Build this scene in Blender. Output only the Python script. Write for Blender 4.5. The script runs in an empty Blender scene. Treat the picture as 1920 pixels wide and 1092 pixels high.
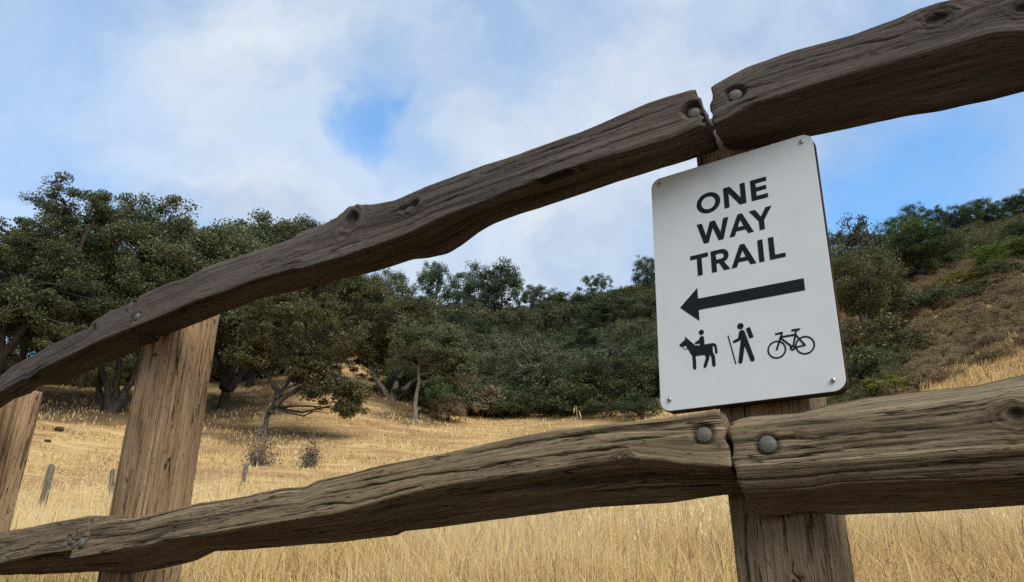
import bpy, math, random
import numpy as np
from mathutils import Vector
from mathutils.geometry import tessellate_polygon

random.seed(7)
rng = np.random.default_rng(11)
scene = bpy.context.scene
COL = scene.collection
rad = math.radians

# ------------------------------------------------------------------ camera
FPX, PITCH, ROLL = 1430.0, rad(22.7), rad(1.09)
cF = np.array([0, math.cos(PITCH), math.sin(PITCH)])
cU0 = np.array([0, -math.sin(PITCH), math.cos(PITCH)])
cR0 = np.array([1.0, 0, 0])
cR = cR0 * math.cos(ROLL) + cU0 * math.sin(ROLL)
cU = -cR0 * math.sin(ROLL) + cU0 * math.cos(ROLL)
cam_data = bpy.data.cameras.new('camera')
cam = bpy.data.objects.new('camera', cam_data)
COL.objects.link(cam)
cam_data.sensor_width = 36.0
cam_data.lens = 36.0 * FPX / 1920.0
cam_data.clip_start, cam_data.clip_end = 0.05, 5000.0
from mathutils import Matrix
cam.matrix_world = Matrix(((cR[0], cU[0], -cF[0], 0), (cR[1], cU[1], -cF[1], 0), (cR[2], cU[2], -cF[2], 0), (0, 0, 0, 1)))
scene.camera = cam


def ray(px, py):
    return cF * FPX + cR * (px - 960.0) - cU * (py - 546.0)


def azel(px, py):
    d = ray(px, py)
    return math.atan2(d[0], d[1]), math.atan2(d[2], math.hypot(d[0], d[1]))


# ------------------------------------------------------------------ light
SUN_EL, SUN_AZ = rad(43), rad(152)          # compass style: from +Y towards +X
world = bpy.data.worlds.new('World')
scene.world = world
world.use_nodes = True


def build_world():
    nt = world.node_tree
    N, Lk = nt.nodes, nt.links
    N.clear()
    out = N.new('ShaderNodeOutputWorld')
    bg = N.new('ShaderNodeBackground')
    bg.inputs['Strength'].default_value = 0.1
    Lk.new(bg.outputs[0], out.inputs[0])
    sky = N.new('ShaderNodeTexSky')
    sky.sky_type = 'NISHITA'
    sky.sun_disc = False
    sky.sun_elevation = SUN_EL
    sky.sun_rotation = SUN_AZ
    sky.air_density, sky.dust_density, sky.ozone_density = 1.0, 0.4, 2.0
    tc = N.new('ShaderNodeTexCoord')

    def math_(op, a, b=None, clamp=False):
        m = N.new('ShaderNodeMath'); m.operation = op; m.use_clamp = clamp
        for i, v in enumerate((a, b)):
            if v is None: continue
            if isinstance(v, (int, float)): m.inputs[i].default_value = v
            else: Lk.new(v, m.inputs[i])
        return m.outputs[0]

    def noise(scale, detail, rough, loc=(0, 0, 0), sc=(1, 1, 1), vec=None, dist=0.0):
        mp = N.new('ShaderNodeMapping')
        mp.inputs['Location'].default_value = loc
        mp.inputs['Scale'].default_value = sc
        Lk.new(vec or tc.outputs['Generated'], mp.inputs[0])
        n = N.new('ShaderNodeTexNoise')
        n.inputs['Scale'].default_value = scale
        n.inputs['Detail'].default_value = detail
        n.inputs['Roughness'].default_value = rough
        n.inputs['Distortion'].default_value = dist
        Lk.new(mp.outputs[0], n.inputs['Vector'])
        return n
    # warped direction for ragged cloud edges
    wn = noise(5.0, 7, 0.6)
    sub = N.new('ShaderNodeVectorMath'); sub.operation = 'SUBTRACT'
    Lk.new(wn.outputs['Color'], sub.inputs[0]); sub.inputs[1].default_value = (.5, .5, .5)
    scl = N.new('ShaderNodeVectorMath'); scl.operation = 'SCALE'
    Lk.new(sub.outputs[0], scl.inputs[0]); scl.inputs['Scale'].default_value = 0.26
    add = N.new('ShaderNodeVectorMath'); add.operation = 'ADD'
    Lk.new(tc.outputs['Generated'], add.inputs[0]); Lk.new(scl.outputs[0], add.inputs[1])
    nrm = N.new('ShaderNodeVectorMath'); nrm.operation = 'NORMALIZE'
    Lk.new(add.outputs[0], nrm.inputs[0])

    def blob(px, py, r_deg, soft, w):
        d = ray(px, py); d = d / np.linalg.norm(d)
        dt = N.new('ShaderNodeVectorMath'); dt.operation = 'DOT_PRODUCT'
        Lk.new(nrm.outputs[0], dt.inputs[0]); dt.inputs[1].default_value = tuple(d)
        mr = N.new('ShaderNodeMapRange'); mr.interpolation_type = 'SMOOTHSTEP'
        mr.inputs['From Min'].default_value = math.cos(rad(r_deg * (1 + soft)))
        mr.inputs['From Max'].default_value = math.cos(rad(max(r_deg * (1 - soft), 0.01)))
        mr.inputs['To Min'].default_value = 0; mr.inputs['To Max'].default_value = w
        Lk.new(dt.outputs['Value'], mr.inputs['Value'])
        return mr.outputs[0]

    gaps = None
    for b in ((692, 236, 2.1, .95, .58), (1640, 372, 4.2, .95, .38), (1760, 330, 7.5, .95, .25), (15, 150, 8.5, .95, .09),
              (985, 15, 4.5, .95, .36), (560, 150, 12, .9, .10), (60, 330, 8, .9, .12), (650, 262, 5.0, .95, .34), (1880, 230, 8, .9, .10),
              (1010, 560, 9, .95, .12)):
        o = blob(*b)
        gaps = o if gaps is None else math_('ADD', gaps, o)
    puffs = None
    for b in ((470, 250, 6.5, .95, .34), (640, 345, 4.5, .95, .34), (960, 260, 9, .95, .22), (1450, 60, 8, .95, .2), (1180, 390, 8, .95, .2)):
        o = blob(*b)
        puffs = o if puffs is None else math_('ADD', puffs, o)
    n1 = noise(2.3, 6, 0.5, (3.1, 1.7, .4), (1, 1, 1.7), nrm.outputs[0])
    n2 = noise(4.6, 7, 0.56, (7.7, 2.2, 5.1), (1, 1, 1.6), nrm.outputs[0])
    cover = math_('ADD', math_('MULTIPLY', math_('SUBTRACT', n1.outputs['Fac'], .5), 1.1), .84)
    cover = math_('SUBTRACT', cover, gaps)
    cover = math_('ADD', cover, math_('MULTIPLY', puffs, .5), True)
    bright = math_('ADD', math_('MULTIPLY', math_('SUBTRACT', n2.outputs['Fac'], .5), 2.8), .32)
    bright = math_('ADD', bright, math_('MULTIPLY', puffs, 1.15), True)
    cr = N.new('ShaderNodeMix'); cr.data_type = 'RGBA'
    cr.inputs[6].default_value = (1.454, 1.928, 2.739, 1)      # thin bluish grey cloud
    cr.inputs[7].default_value = (2.570, 2.875, 3.213, 1)       # bright white cloud
    Lk.new(bright, cr.inputs[0])
    tint = N.new('ShaderNodeMix'); tint.data_type = 'RGBA'; tint.blend_type = 'MULTIPLY'
    tint.inputs[0].default_value = 1.0
    Lk.new(sky.outputs[0], tint.inputs[6]); tint.inputs[7].default_value = (0.643, 0.960, 1.082, 1)
    mx = N.new('ShaderNodeMix'); mx.data_type = 'RGBA'
    Lk.new(cover, mx.inputs[0]); Lk.new(tint.outputs[2], mx.inputs[6]); Lk.new(cr.outputs[2], mx.inputs[7])
    Lk.new(mx.outputs[2], bg.inputs['Color'])


build_world()
sun_d = bpy.data.lights.new('sun', 'SUN')
sun_d.energy, sun_d.angle, sun_d.color = 1.5, rad(48), (1.0, 0.93, 0.83)
sun = bpy.data.objects.new('sun', sun_d)
COL.objects.link(sun)
sdir = Vector((math.sin(SUN_AZ) * math.cos(SUN_EL), math.cos(SUN_AZ) * math.cos(SUN_EL), math.sin(SUN_EL)))
sun.rotation_euler = sdir.to_track_quat('Z', 'Y').to_euler()
scene.view_settings.view_transform = 'Standard'
scene.view_settings.look = 'None'
scene.view_settings.exposure = 1.5
scene.view_settings.gamma = 1.0
scene.view_settings.use_curve_mapping = False
scene.render.engine = 'CYCLES'
scene.cycles.max_bounces = 6
scene.cycles.transparent_max_bounces = 4
scene.cycles.use_denoising = False


# ------------------------------------------------------------------ helpers
def tag(o, label=None, cat=None, group=None, kind=None):
    if label: o['label'] = label
    if cat: o['category'] = cat
    if group: o['group'] = group
    if kind: o['kind'] = kind
    return o


def link(name, me, mat=None, parent=None):
    o = bpy.data.objects.new(name, me)
    COL.objects.link(o)
    if mat is not None and me is not None and not me.materials:
        me.materials.append(mat)
    if parent is not None: o.parent = parent
    return o


def empty(name, loc, rz=0.0):
    o = bpy.data.objects.new(name, None)
    COL.objects.link(o)
    o.location = loc; o.rotation_euler = (0, 0, rz)
    o.empty_display_size = 0.1
    return o


def mesh(name, V, quads=None, tris=None, smooth=False, attrs=None):
    V = np.asarray(V, np.float32).reshape(-1, 3)
    quads = np.zeros((0, 4), np.int32) if quads is None else np.asarray(quads, np.int32).reshape(-1, 4)
    tris = np.zeros((0, 3), np.int32) if tris is None else np.asarray(tris, np.int32).reshape(-1, 3)
    me = bpy.data.meshes.new(name)
    me.vertices.add(len(V)); me.vertices.foreach_set('co', V.ravel())
    nl = quads.size + tris.size
    me.loops.add(nl); me.polygons.add(len(quads) + len(tris))
    me.loops.foreach_set('vertex_index', np.concatenate([quads.ravel(), tris.ravel()]))
    starts = np.concatenate([np.arange(len(quads)) * 4, quads.size + np.arange(len(tris)) * 3]).astype(np.int32)
    me.polygons.foreach_set('loop_start', starts)
    me.polygons.foreach_set('use_smooth', np.full(len(starts), smooth))
    me.update(calc_edges=True)
    for k, a in (attrs or {}).items():
        a = np.asarray(a, np.float32)
        if a.ndim == 1:
            at = me.attributes.new(k, 'FLOAT', 'POINT'); at.data.foreach_set('value', a)
        else:
            at = me.attributes.new(k, 'FLOAT_VECTOR', 'POINT'); at.data.foreach_set('vector', a.ravel())
    return me


def _hash(ix, iy, iz, seed):
    h = (ix.astype(np.int64) * 374761393 + iy.astype(np.int64) * 668265263 + iz.astype(np.int64) * 1274126177 + seed * 974711) & 0x7fffffff
    h = ((h ^ (h >> 13)) * 1103515245) & 0x7fffffff
    h = ((h ^ (h >> 11)) * 12345 + 777) & 0x7fffffff
    h = h ^ (h >> 15)
    return (h & 0xffff) / 65535.0


def vnoise(x, y, z=0.0, seed=0):
    x, y, z = np.broadcast_arrays(np.asarray(x, float), np.asarray(y, float), np.asarray(z, float))
    ix, iy, iz = np.floor(x), np.floor(y), np.floor(z)
    fx, fy, fz = x - ix, y - iy, z - iz
    fx, fy, fz = [f * f * (3 - 2 * f) for f in (fx, fy, fz)]
    r = 0
    for a in (0, 1):
        for b in (0, 1):
            for c in (0, 1):
                w = (fx if a else 1 - fx) * (fy if b else 1 - fy) * (fz if c else 1 - fz)
                r = r + w * _hash(ix + a, iy + b, iz + c, seed)
    return r * 2 - 1


def fbm(x, y, z=0.0, seed=0, oct=4, gain=.5):
    r, a, f = 0, 1.0, 1.0
    for i in range(oct):
        r = r + a * vnoise(np.asarray(x) * f, np.asarray(y) * f, np.asarray(z) * f, seed + i * 17)
        a *= gain; f *= 2.03
    return r


def sstep(a, b, x):
    t = np.clip((x - a) / (b - a), 0, 1)
    return t * t * (3 - 2 * t)


# ------------------------------------------------------------------ materials
class Mat:
    def __init__(self, name):
        self.m = bpy.data.materials.new(name)
        self.m.use_nodes = True
        self.nt = self.m.node_tree
        self.nt.nodes.clear()
        self.out = self.n('ShaderNodeOutputMaterial')

    def n(self, t, **kw):
        x = self.nt.nodes.new(t)
        for k, v in kw.items(): setattr(x, k, v)
        return x

    def l(self, a, b): self.nt.links.new(a, b)

    def val(self, sock, v):
        if hasattr(v, 'is_linked') or hasattr(v, 'links'): self.l(v, sock)
        else: sock.default_value = v

    def math(self, op, a, b=None, c=None, clamp=False):
        m = self.n('ShaderNodeMath', operation=op, use_clamp=clamp)
        for i, v in enumerate((a, b, c)):
            if v is not None: self.val(m.inputs[i], v)
        return m.outputs[0]

    def attr(self, name):
        return self.n('ShaderNodeAttribute', attribute_name=name)

    def mapping(self, vec, sc=(1, 1, 1), loc=(0, 0, 0)):
        m = self.n('ShaderNodeMapping')
        self.l(vec, m.inputs[0]); m.inputs['Scale'].default_value = sc; m.inputs['Location'].default_value = loc
        return m.outputs[0]

    def noise(self, vec, scale, detail=4, rough=.5, dist=0.0):
        n = self.n('ShaderNodeTexNoise')
        if vec is not None: self.l(vec, n.inputs['Vector'])
        n.inputs['Scale'].default_value = scale; n.inputs['Detail'].default_value = detail
        n.inputs['Roughness'].default_value = rough; n.inputs['Distortion'].default_value = dist
        return n.outputs['Fac']

    def ramp(self, fac, stops):
        r = self.n('ShaderNodeValToRGB')
        self.l(fac, r.inputs[0])
        el = r.color_ramp.elements
        while len(el) < len(stops): el.new(.5)
        for e, (p, c) in zip(el, stops):
            e.position = p; e.color = (*c, 1) if len(c) == 3 else c
        return r.outputs[0]

    def mix(self, fac, a, b, blend='MIX'):
        m = self.n('ShaderNodeMix', data_type='RGBA', blend_type=blend)
        self.val(m.inputs[0], fac)
        for s, v in ((m.inputs[6], a), (m.inputs[7], b)):
            if isinstance(v, tuple): s.default_value = (*v, 1) if len(v) == 3 else v
            else: self.l(v, s)
        return m.outputs[2]

    def maprange(self, v, a, b, c=0., d=1.):
        m = self.n('ShaderNodeMapRange', interpolation_type='SMOOTHSTEP')
        self.l(v, m.inputs['Value'])
        for k, x in zip(('From Min', 'From Max', 'To Min', 'To Max'), (a, b, c, d)): m.inputs[k].default_value = x
        return m.outputs[0]

    def bump(self, h, strength=.5, dist=.01, normal=None):
        b = self.n('ShaderNodeBump')
        b.inputs['Strength'].default_value = strength; b.inputs['Distance'].default_value = dist
        self.l(h, b.inputs['Height'])
        if normal is not None: self.l(normal, b.inputs['Normal'])
        return b.outputs[0]

    def principled(self, color, rough=.8, metal=0.0, normal=None, spec=.3):
        p = self.n('ShaderNodeBsdfPrincipled')
        if isinstance(color, tuple): p.inputs['Base Color'].default_value = (*color, 1)
        else: self.l(color, p.inputs['Base Color'])
        self.val(p.inputs['Roughness'], rough)
        p.inputs['Metallic'].default_value = metal
        p.inputs['Specular IOR Level'].default_value = spec
        if normal is not None: self.l(normal, p.inputs['Normal'])
        self.l(p.outputs[0], self.out.inputs[0])
        return p


def mat_wood(name, dark, mid, light, warm, crack=0.62, warm_amt=.5, gs=1.0):
    """weathered timber; attribute grain = (length along the timber, grain line, knot darkness)"""
    M = Mat(name)
    g = M.attr('grain').outputs['Vector']
    sep = M.n('ShaderNodeSeparateXYZ'); M.l(g, sep.inputs[0])
    flat = M.n('ShaderNodeCombineXYZ'); M.l(sep.outputs[0], flat.inputs[0]); M.l(sep.outputs[1], flat.inputs[1])
    v = flat.outputs[0]
    fine = M.noise(M.mapping(v, (7, 330 * gs, 1)), 1.0, 6, .62)
    fine2 = M.noise(M.mapping(v, (26, 900 * gs, 1), (4, 7, 1)), 1.0, 3, .6)
    broad = M.noise(M.mapping(v, (2.2, 38 * gs, 1), (3, 1, 0)), 1.0, 4, .55, .4)
    patch = M.noise(M.mapping(v, (3.0, 7, 1), (9, 2, 0)), 1.0, 4, .6)
    col = M.ramp(M.math('ADD', M.math('MULTIPLY', broad, .42), M.math('MULTIPLY', fine, .58)), ((.34, dark), (.5, mid), (.66, light)))
    col = M.mix(M.math('MULTIPLY', M.maprange(patch, .42, .72), warm_amt), col, M.mix(fine, warm, mid))
    cr = M.noise(M.mapping(v, (3.6, 118 * gs, 1), (1, 5, 0)), 1.0, 3, .5, .25)
    crk = M.maprange(M.math('ABSOLUTE', M.math('SUBTRACT', cr, .5)), .0, .018, 1.0, 0.0)
    brk = M.maprange(M.noise(M.mapping(v, (2.4, 26, 1), (6, 6, 0)), 1.0, 2, .5), crack - .06, crack + .03)
    crk = M.math('MULTIPLY', crk, brk)
    pores = M.maprange(M.noise(M.mapping(v, (42, 420 * gs, 1), (2, 2, 0)), 1.0, 2, .5), .60, .70)
    col = M.mix(M.math('MULTIPLY', pores, .6), col, dark)
    col = M.mix(M.math('MULTIPLY', crk, .88), col, tuple(c * .22 for c in dark))
    col = M.mix(M.math('MULTIPLY', sep.outputs[2], .85), col, tuple(c * .38 for c in dark))
    h = M.math('ADD', M.math('MULTIPLY', fine, .55), M.math('MULTIPLY', fine2, .25))
    h = M.math('SUBTRACT', h, M.math('MULTIPLY', crk, 1.1))
    h = M.math('SUBTRACT', h, M.math('MULTIPLY', pores, .25))
    M.principled(col, .86, 0, M.bump(h, 1.0, .005), .18)
    return M.m


def mat_foliage(name, c1, c2, c3, trans=.25, objvar=.25):
    M = Mat(name)
    t = M.attr('tint').outputs['Fac']
    oi = M.n('ShaderNodeObjectInfo').outputs['Random']
    f = M.math('ADD', t, M.math('MULTIPLY', M.math('SUBTRACT', oi, .5), objvar), None, True)
    col = M.ramp(f, ((.1, c1), (.5, c2), (.92, c3)))
    d = M.n('ShaderNodeBsdfPrincipled')
    M.l(col, d.inputs['Base Color']); d.inputs['Roughness'].default_value = .55; d.inputs['Specular IOR Level'].default_value = .25
    tr = M.n('ShaderNodeBsdfTranslucent'); M.l(M.mix(1.0, col, (1.1, 1.15, .55), 'MULTIPLY'), tr.inputs['Color'])
    mx = M.n('ShaderNodeMixShader'); mx.inputs[0].default_value = trans
    M.l(d.outputs[0], mx.inputs[1]); M.l(tr.outputs[0], mx.inputs[2]); M.l(mx.outputs[0], M.out.inputs[0])
    return M.m


def mat_bark(name, dark, light):
    M = Mat(name)
    tc = M.n('ShaderNodeTexCoord').outputs['Object']
    n = M.noise(M.mapping(tc, (9, 9, 2.2)), 1.0, 5, .65)
    n2 = M.noise(tc, 1.4, 3, .5)
    col = M.mix(M.math('MULTIPLY', M.maprange(n2, .5, .72), .5), M.ramp(n, ((.32, dark), (.68, light))), (.085, .092, .07))
    M.principled(col, .95, 0, M.bump(n, .9, .05), .1)
    return M.m


def mat_simple(name, col, rough=.5, metal=0., var=.15, scale=30, bump=.0, spec=.4):
    M = Mat(name)
    tc = M.n('ShaderNodeTexCoord').outputs['Object']
    n = M.noise(tc, scale, 4, .6)
    c = M.ramp(n, ((.3, tuple(x * (1 - var) for x in col)), (.7, tuple(min(1, x * (1 + var)) for x in col))))
    M.principled(c, rough, metal, M.bump(n, bump, .004) if bump else None, spec)
    return M.m


def mat_ground():
    M = Mat('dry_hillside_soil')
    geo = M.n('ShaderNodeNewGeometry').outputs['Position']
    litter_and_strip = M.attr('litter').outputs['Fac']
    big = M.noise(M.mapping(geo, (.7, 1.3, 1)), .22, 5, .6)
    mid = M.noise(M.mapping(geo, (.55, 1.5, 1.5)), .9, 5, .6)
    fine = M.noise(M.mapping(geo, (1, 2, 2)), 6.0, 4, .65)
    straw = M.ramp(M.math('ADD', M.math('MULTIPLY', mid, .6), M.math('MULTIPLY', fine, .4)),
                   ((.34, (.26, .155, .07)), (.47, (.46, .305, .135)), (.62, (.62, .45, .21))))
    straw = M.mix(M.math('MULTIPLY', M.maprange(big, .46, .60), .75), straw, (.30, .175, .08))
    col = M.mix(litter_and_strip, straw, M.ramp(fine, ((.35, (.055, .036, .021)), (.65, (.115, .078, .045)))))  # dark tone of leaf litter and of the bounce-cutting fence strip
    M.principled(col, .95, 0, M.bump(M.math('ADD', mid, fine), .8, .12), .1)
    return M.m


def mat_grass():
    M = Mat('dry_straw')
    t = M.attr('tint').outputs['Fac']
    col = M.ramp(t, ((.0, (.20, .12, .05)), (.20, (.46, .315, .13)), (.5, (.70, .52, .235)), (1.0, (.83, .70, .41))))
    d = M.n('ShaderNodeBsdfDiffuse'); M.l(col, d.inputs['Color'])
    tr = M.n('ShaderNodeBsdfTranslucent'); M.l(col, tr.inputs['Color'])
    mx = M.n('ShaderNodeMixShader'); mx.inputs[0].default_value = .42
    M.l(d.outputs[0], mx.inputs[1]); M.l(tr.outputs[0], mx.inputs[2]); M.l(mx.outputs[0], M.out.inputs[0])
    return M.m


def mat_panel():
    M = Mat('white_sign_enamel')
    tc = M.n('ShaderNodeTexCoord').outputs['Object']
    n = M.noise(tc, 9, 5, .6)
    sp = M.maprange(M.noise(tc, 240, 2, .5), .745, .775)
    sm = M.noise(M.mapping(tc, (3, 3, 1.2)), 14, 4, .7)
    col = M.ramp(n, ((.3, (.57, .595, .585)), (.7, (.62, .645, .635))))
    col = M.mix(M.math('MULTIPLY', M.maprange(sm, .58, .8), .16), col, (.30, .30, .27))
    col = M.mix(M.math('MULTIPLY', sp, .5), col, (.16, .15, .14))
    M.principled(col, M.math('ADD', M.math('MULTIPLY', sm, .2), .32), 0, M.bump(n, .02, .01), .4)
    return M.m


W_UP = mat_wood('dark_weathered_timber', (.032, .027, .022), (.090, .075, .062), (.158, .134, .113), (.112, .074, .050), .60, .55, .75)
W_LOW = mat_wood('sun_bleached_timber', (.066, .048, .027), (.195, .150, .090), (.34, .27, .170), (.26, .175, .088), .50, .5, .7)
W_POST = mat_wood('tan_post_timber', (.095, .060, .032), (.27, .178, .098), (.40, .28, .155), (.29, .17, .082), .52, .5, .42)
W_POST_G = mat_wood('grey_brown_post_timber', (.082, .058, .033), (.225, .165, .098), (.35, .265, .162), (.26, .17, .09), .48, .5, .7)
W_OLD = mat_wood('old_grey_post_timber', (.06, .05, .038), (.16, .135, .10), (.27, .235, .18), (.14, .13, .07), .5, .7)
F_OAK = mat_foliage('oak_leaves', (.046, .056, .029), (.104, .121, .062), (.178, .195, .105))
F_OLIVE = mat_foliage('olive_brown_leaves', (.054, .053, .025), (.118, .114, .052), (.195, .184, .090))
F_DARK = mat_foliage('dark_evergreen_leaves', (.030, .048, .028), (.066, .100, .054), (.115, .155, .082))
F_GREEN = mat_foliage('fresh_green_leaves', (.055, .095, .03), (.12, .185, .06), (.20, .28, .10))
F_YELLOW = mat_foliage('yellow_green_leaves', (.12, .125, .025), (.22, .215, .045), (.33, .31, .08))
F_GREY = mat_foliage('grey_green_leaves', (.060, .080, .058), (.115, .145, .11), (.18, .215, .165))
F_BROWN = mat_foliage('rusty_scrub_leaves', (.12, .084, .050), (.25, .182, .110), (.37, .285, .18), .2, .5)
F_TWIG = mat_foliage('dry_grey_twigs', (.07, .05, .035), (.14, .105, .075), (.22, .175, .13), .1)
BARK = mat_bark('oak_bark', (.022, .019, .016), (.075, .064, .054))
BARK_PALE = mat_bark('pale_bark', (.07, .06, .05), (.24, .21, .175))
GROUND = mat_ground()
GRASS = mat_grass()
PANEL = mat_panel()
BLACK = mat_simple('black_sign_vinyl', (.006, .007, .009), .5, 0, .3, 60, 0, .2)
PLY = mat_wood('dark_backing_board', (.025, .014, .010), (.055, .032, .022), (.09, .055, .038), (.075, .035, .022), .7)
STEEL = mat_simple('galvanised_steel', (.118, .118, .100), .82, .1, .3, 150, .4, .2)
SCREW = mat_simple('screw_steel', (.42, .41, .39), .32, .9, .2, 200)
ROCK = mat_simple('dark_rock', (.045, .035, .028), .95, 0, .5, 9, .6, .1)

# ------------------------------------------------------------------ terrain
DIST = np.array([.4, 1.3, 3, 5, 8, 12, 17, 24, 32, 42, 52, 65, 80, 100, 130, 180, 300, 600, 1500])
EL = {  # azimuth (deg) : z at first two distances (m), then elevation angles (deg)
    -180: [-.30, -.32, -5, -3, -2, -1, -.8, -.6, -.5, 0, .5, 1, 2, 3, 3.5, 4, 4, 3, 1],
    -110: [-.30, -.36, -6, -4, -2, -1, 0, 1, 2, 3, 4, 5, 6, 6, 6, 6, 5, 3, 1.5],
    -75: [-.30, -.42, -5, -1.2, .3, 1.5, 2.6, 4.5, 6.5, 8.0, 9, 9.5, 9.5, 9.2, 9, 8.5, 7, 4, 2],
    -50: [-.30, -.42, -4, 0, 1.4, 2.8, 4.0, 6.6, 9.2, 11.2, 12, 12.2, 12, 11.4, 10.6, 10, 8, 5, 2],
    -32: [-.30, -.40, -3.0, .4, 1.8, 3.1, 4.3, 7.0, 9.6, 11.7, 12.3, 12.4, 12.0, 11.5, 11, 10, 8, 5, 2],
    -20: [-.30, -.36, -1.6, 1.4, 3.0, 4.6, 6.0, 8.2, 10.0, 12.0, 13.3, 14.4, 15.2, 15.6, 15.6, 15, 12, 6, 2.5],
    -13: [-.30, -.34, -.6, 2.1, 4.0, 5.6, 6.9, 8.7, 10.4, 12.6, 14.4, 16.2, 17.2, 17.6, 17.8, 17.4, 14, 8, 3],
    -8: [-.30, -.32, .1, 2.6, 4.7, 6.2, 7.5, 9.0, 10.6, 12.2, 13.6, 15.3, 16.4, 17.6, 18.6, 18.6, 16, 9, 3],
    -3: [-.29, -.30, .3, 2.9, 5.0, 6.6, 7.8, 9.2, 10.7, 12.0, 12.3, 14.2, 16.4, 18.5, 20.2, 20.7, 18, 10, 3],
    2: [-.28, -.28, .5, 3.1, 5.3, 6.9, 7.9, 9.2, 10.7, 12.2, 12.6, 14.6, 17.0, 19.2, 20.7, 21.1, 19, 10, 3],
    10: [-.27, -.25, .9, 3.3, 5.4, 7.0, 8.1, 9.5, 11.0, 12.5, 13.8, 16.2, 18.6, 20.6, 21.9, 22.1, 20, 11, 3],
    22: [-.26, -.2, 1.4, 3.6, 5.6, 7.3, 8.9, 11.0, 12.8, 15.2, 17.4, 19.2, 20.7, 22.0, 22.7, 22.7, 21, 11, 3],
    28: [-.25, -.18, 1.6, 3.7, 5.7, 7.5, 9.3, 11.8, 14.2, 17.2, 19.4, 20.6, 21.8, 22.7, 23.1, 23.0, 21, 11, 3],
    34: [-.25, -.16, 1.8, 3.8, 5.8, 7.6, 9.6, 12.6, 16.2, 18.8, 20.6, 21.4, 22.3, 22.9, 23.2, 23.0, 21, 11, 3],
    55: [-.25, -.15, 1.8, 3.8, 5.8, 7.6, 9.8, 13.0, 16.6, 19.2, 21.0, 21.8, 22.5, 23.1, 23.4, 23.1, 21, 11, 3],
    85: [-.28, -.2, .5, 2, 4, 6, 8, 10, 12, 14, 15, 16, 16.5, 17, 17, 16, 14, 8, 2],
    120: [-.30, -.25, -2, -1, 0, 1, 2, 3, 4, 5, 6, 7, 8, 8, 8, 8, 7, 4, 1],
}
_az = np.array(sorted(EL) + [180.0])
_zt = np.array([EL[a if a < 180 else -180] for a in _az], float)
_zt[:, 2:] = np.tan(np.radians(_zt[:, 2:])) * DIST[2:]
_ag = np.arange(-180, 180.01, 1.0)
_lg = np.linspace(math.log(.4), math.log(1500), 160)
_t1 = np.array([np.interp(_ag, _az, _zt[:, j]) for j in range(len(DIST))])
_t1 = np.array([np.convolve(np.concatenate([r[-8:], r, r[:8]]), np.hanning(9) / np.hanning(9).sum(), 'same')[8:-8] for r in _t1])
_t2 = np.array([np.interp(np.exp(_lg), DIST, _t1[:, k]) for k in range(len(_ag))])
_k = np.hanning(9) / np.hanning(9).sum()
_t2 = np.array([np.convolve(np.pad(r, 4, 'edge'), _k, 'valid') for r in _t2])


def height(x, y):
    x, y = np.asarray(x, float), np.asarray(y, float)
    r = np.clip(np.hypot(x, y), .4, 1499)
    a = np.degrees(np.arctan2(x, y))
    u = a + 180.0; iu = np.clip(np.floor(u).astype(int), 0, 359); fu = u - iu
    w = (np.log(r) - _lg[0]) / (_lg[1] - _lg[0]); iw = np.clip(np.floor(w).astype(int), 0, 158); fw = w - iw
    z = (_t2[iu, iw] * (1 - fu) + _t2[iu + 1, iw] * fu) * (1 - fw) + (_t2[iu, iw + 1] * (1 - fu) + _t2[iu + 1, iw + 1] * fu) * fw
    z = z + .05 * sstep(2, 8, r) * fbm(x * .7, y * .7, 0, 3, 3) + .35 * sstep(18, 60, r) * fbm(x * .09, y * .09, 0, 5, 3)
    return z


def spot(px, py, d):
    a, _ = azel(px, py)
    x, y = d * math.sin(a), d * math.cos(a)
    return x, y, float(height(x, y))


def top_height(px, py, d):
    return d * math.tan(azel(px, py)[1])


FO = np.array([.4082, 1.2136, 0.0])                 # fence origin: front of the sign post
FE = np.array([math.sin(rad(120)), math.cos(rad(120)), 0.0])   # along the fence, to the near end
FN = np.array([.5, math.sqrt(3) / 2, 0.0])          # away from the camera
LITTER = []      # (x, y, radius) spots of leaf litter, filled as the trees are placed
SOIL_SPOTS = [(*spot(655, 712, 62)[:2], 3.2), (*spot(1890, 690, 28)[:2], 1.5)]


def build_ground():
    az = np.concatenate([np.arange(-180, -46, 4.0), np.arange(-46, 46, .45), np.arange(46, 180, 4.0)])
    rr = np.concatenate([[.05], np.exp(np.linspace(math.log(.4), math.log(150), 230)), np.exp(np.linspace(math.log(160), math.log(1480), 24))])
    A, R = np.meshgrid(np.radians(az), rr, indexing='ij')
    X, Y = R * np.sin(A), R * np.cos(A)
    Z = height(X, Y)
    n, m = X.shape
    litter_and_strip = np.zeros_like(X)
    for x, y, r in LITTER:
        litter_and_strip = np.maximum(litter_and_strip, 1 - sstep(.55, 1.15, np.hypot(X - x, Y - y) / r + .25 * fbm(X * .8, Y * .8, 0, 9, 3)))
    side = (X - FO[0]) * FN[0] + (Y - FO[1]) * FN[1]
    trail = (1 - sstep(.75, 1.25, side + .25 * fbm(X * 1.3, Y * 1.3, 0, 2, 3))) * sstep(-3.6, -2.6, side) * (1 - sstep(9, 14, R))  # unseen trail soil along the fence, darkened to cut bounce onto rail undersides
    litter_and_strip = np.maximum(litter_and_strip * .85, trail)
    i, j = np.meshgrid(np.arange(n), np.arange(m - 1), indexing='ij')
    i2 = (i + 1) % n
    q = np.stack([i * m + j, i * m + j + 1, i2 * m + j + 1, i2 * m + j], -1)
    me = mesh('ground', np.stack([X, Y, Z], -1), q, smooth=True, attrs={'litter': litter_and_strip.ravel()})  # attribute holds leaf litter plus the added dark strip under the fence
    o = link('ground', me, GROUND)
    tag(o, kind='structure')


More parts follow.
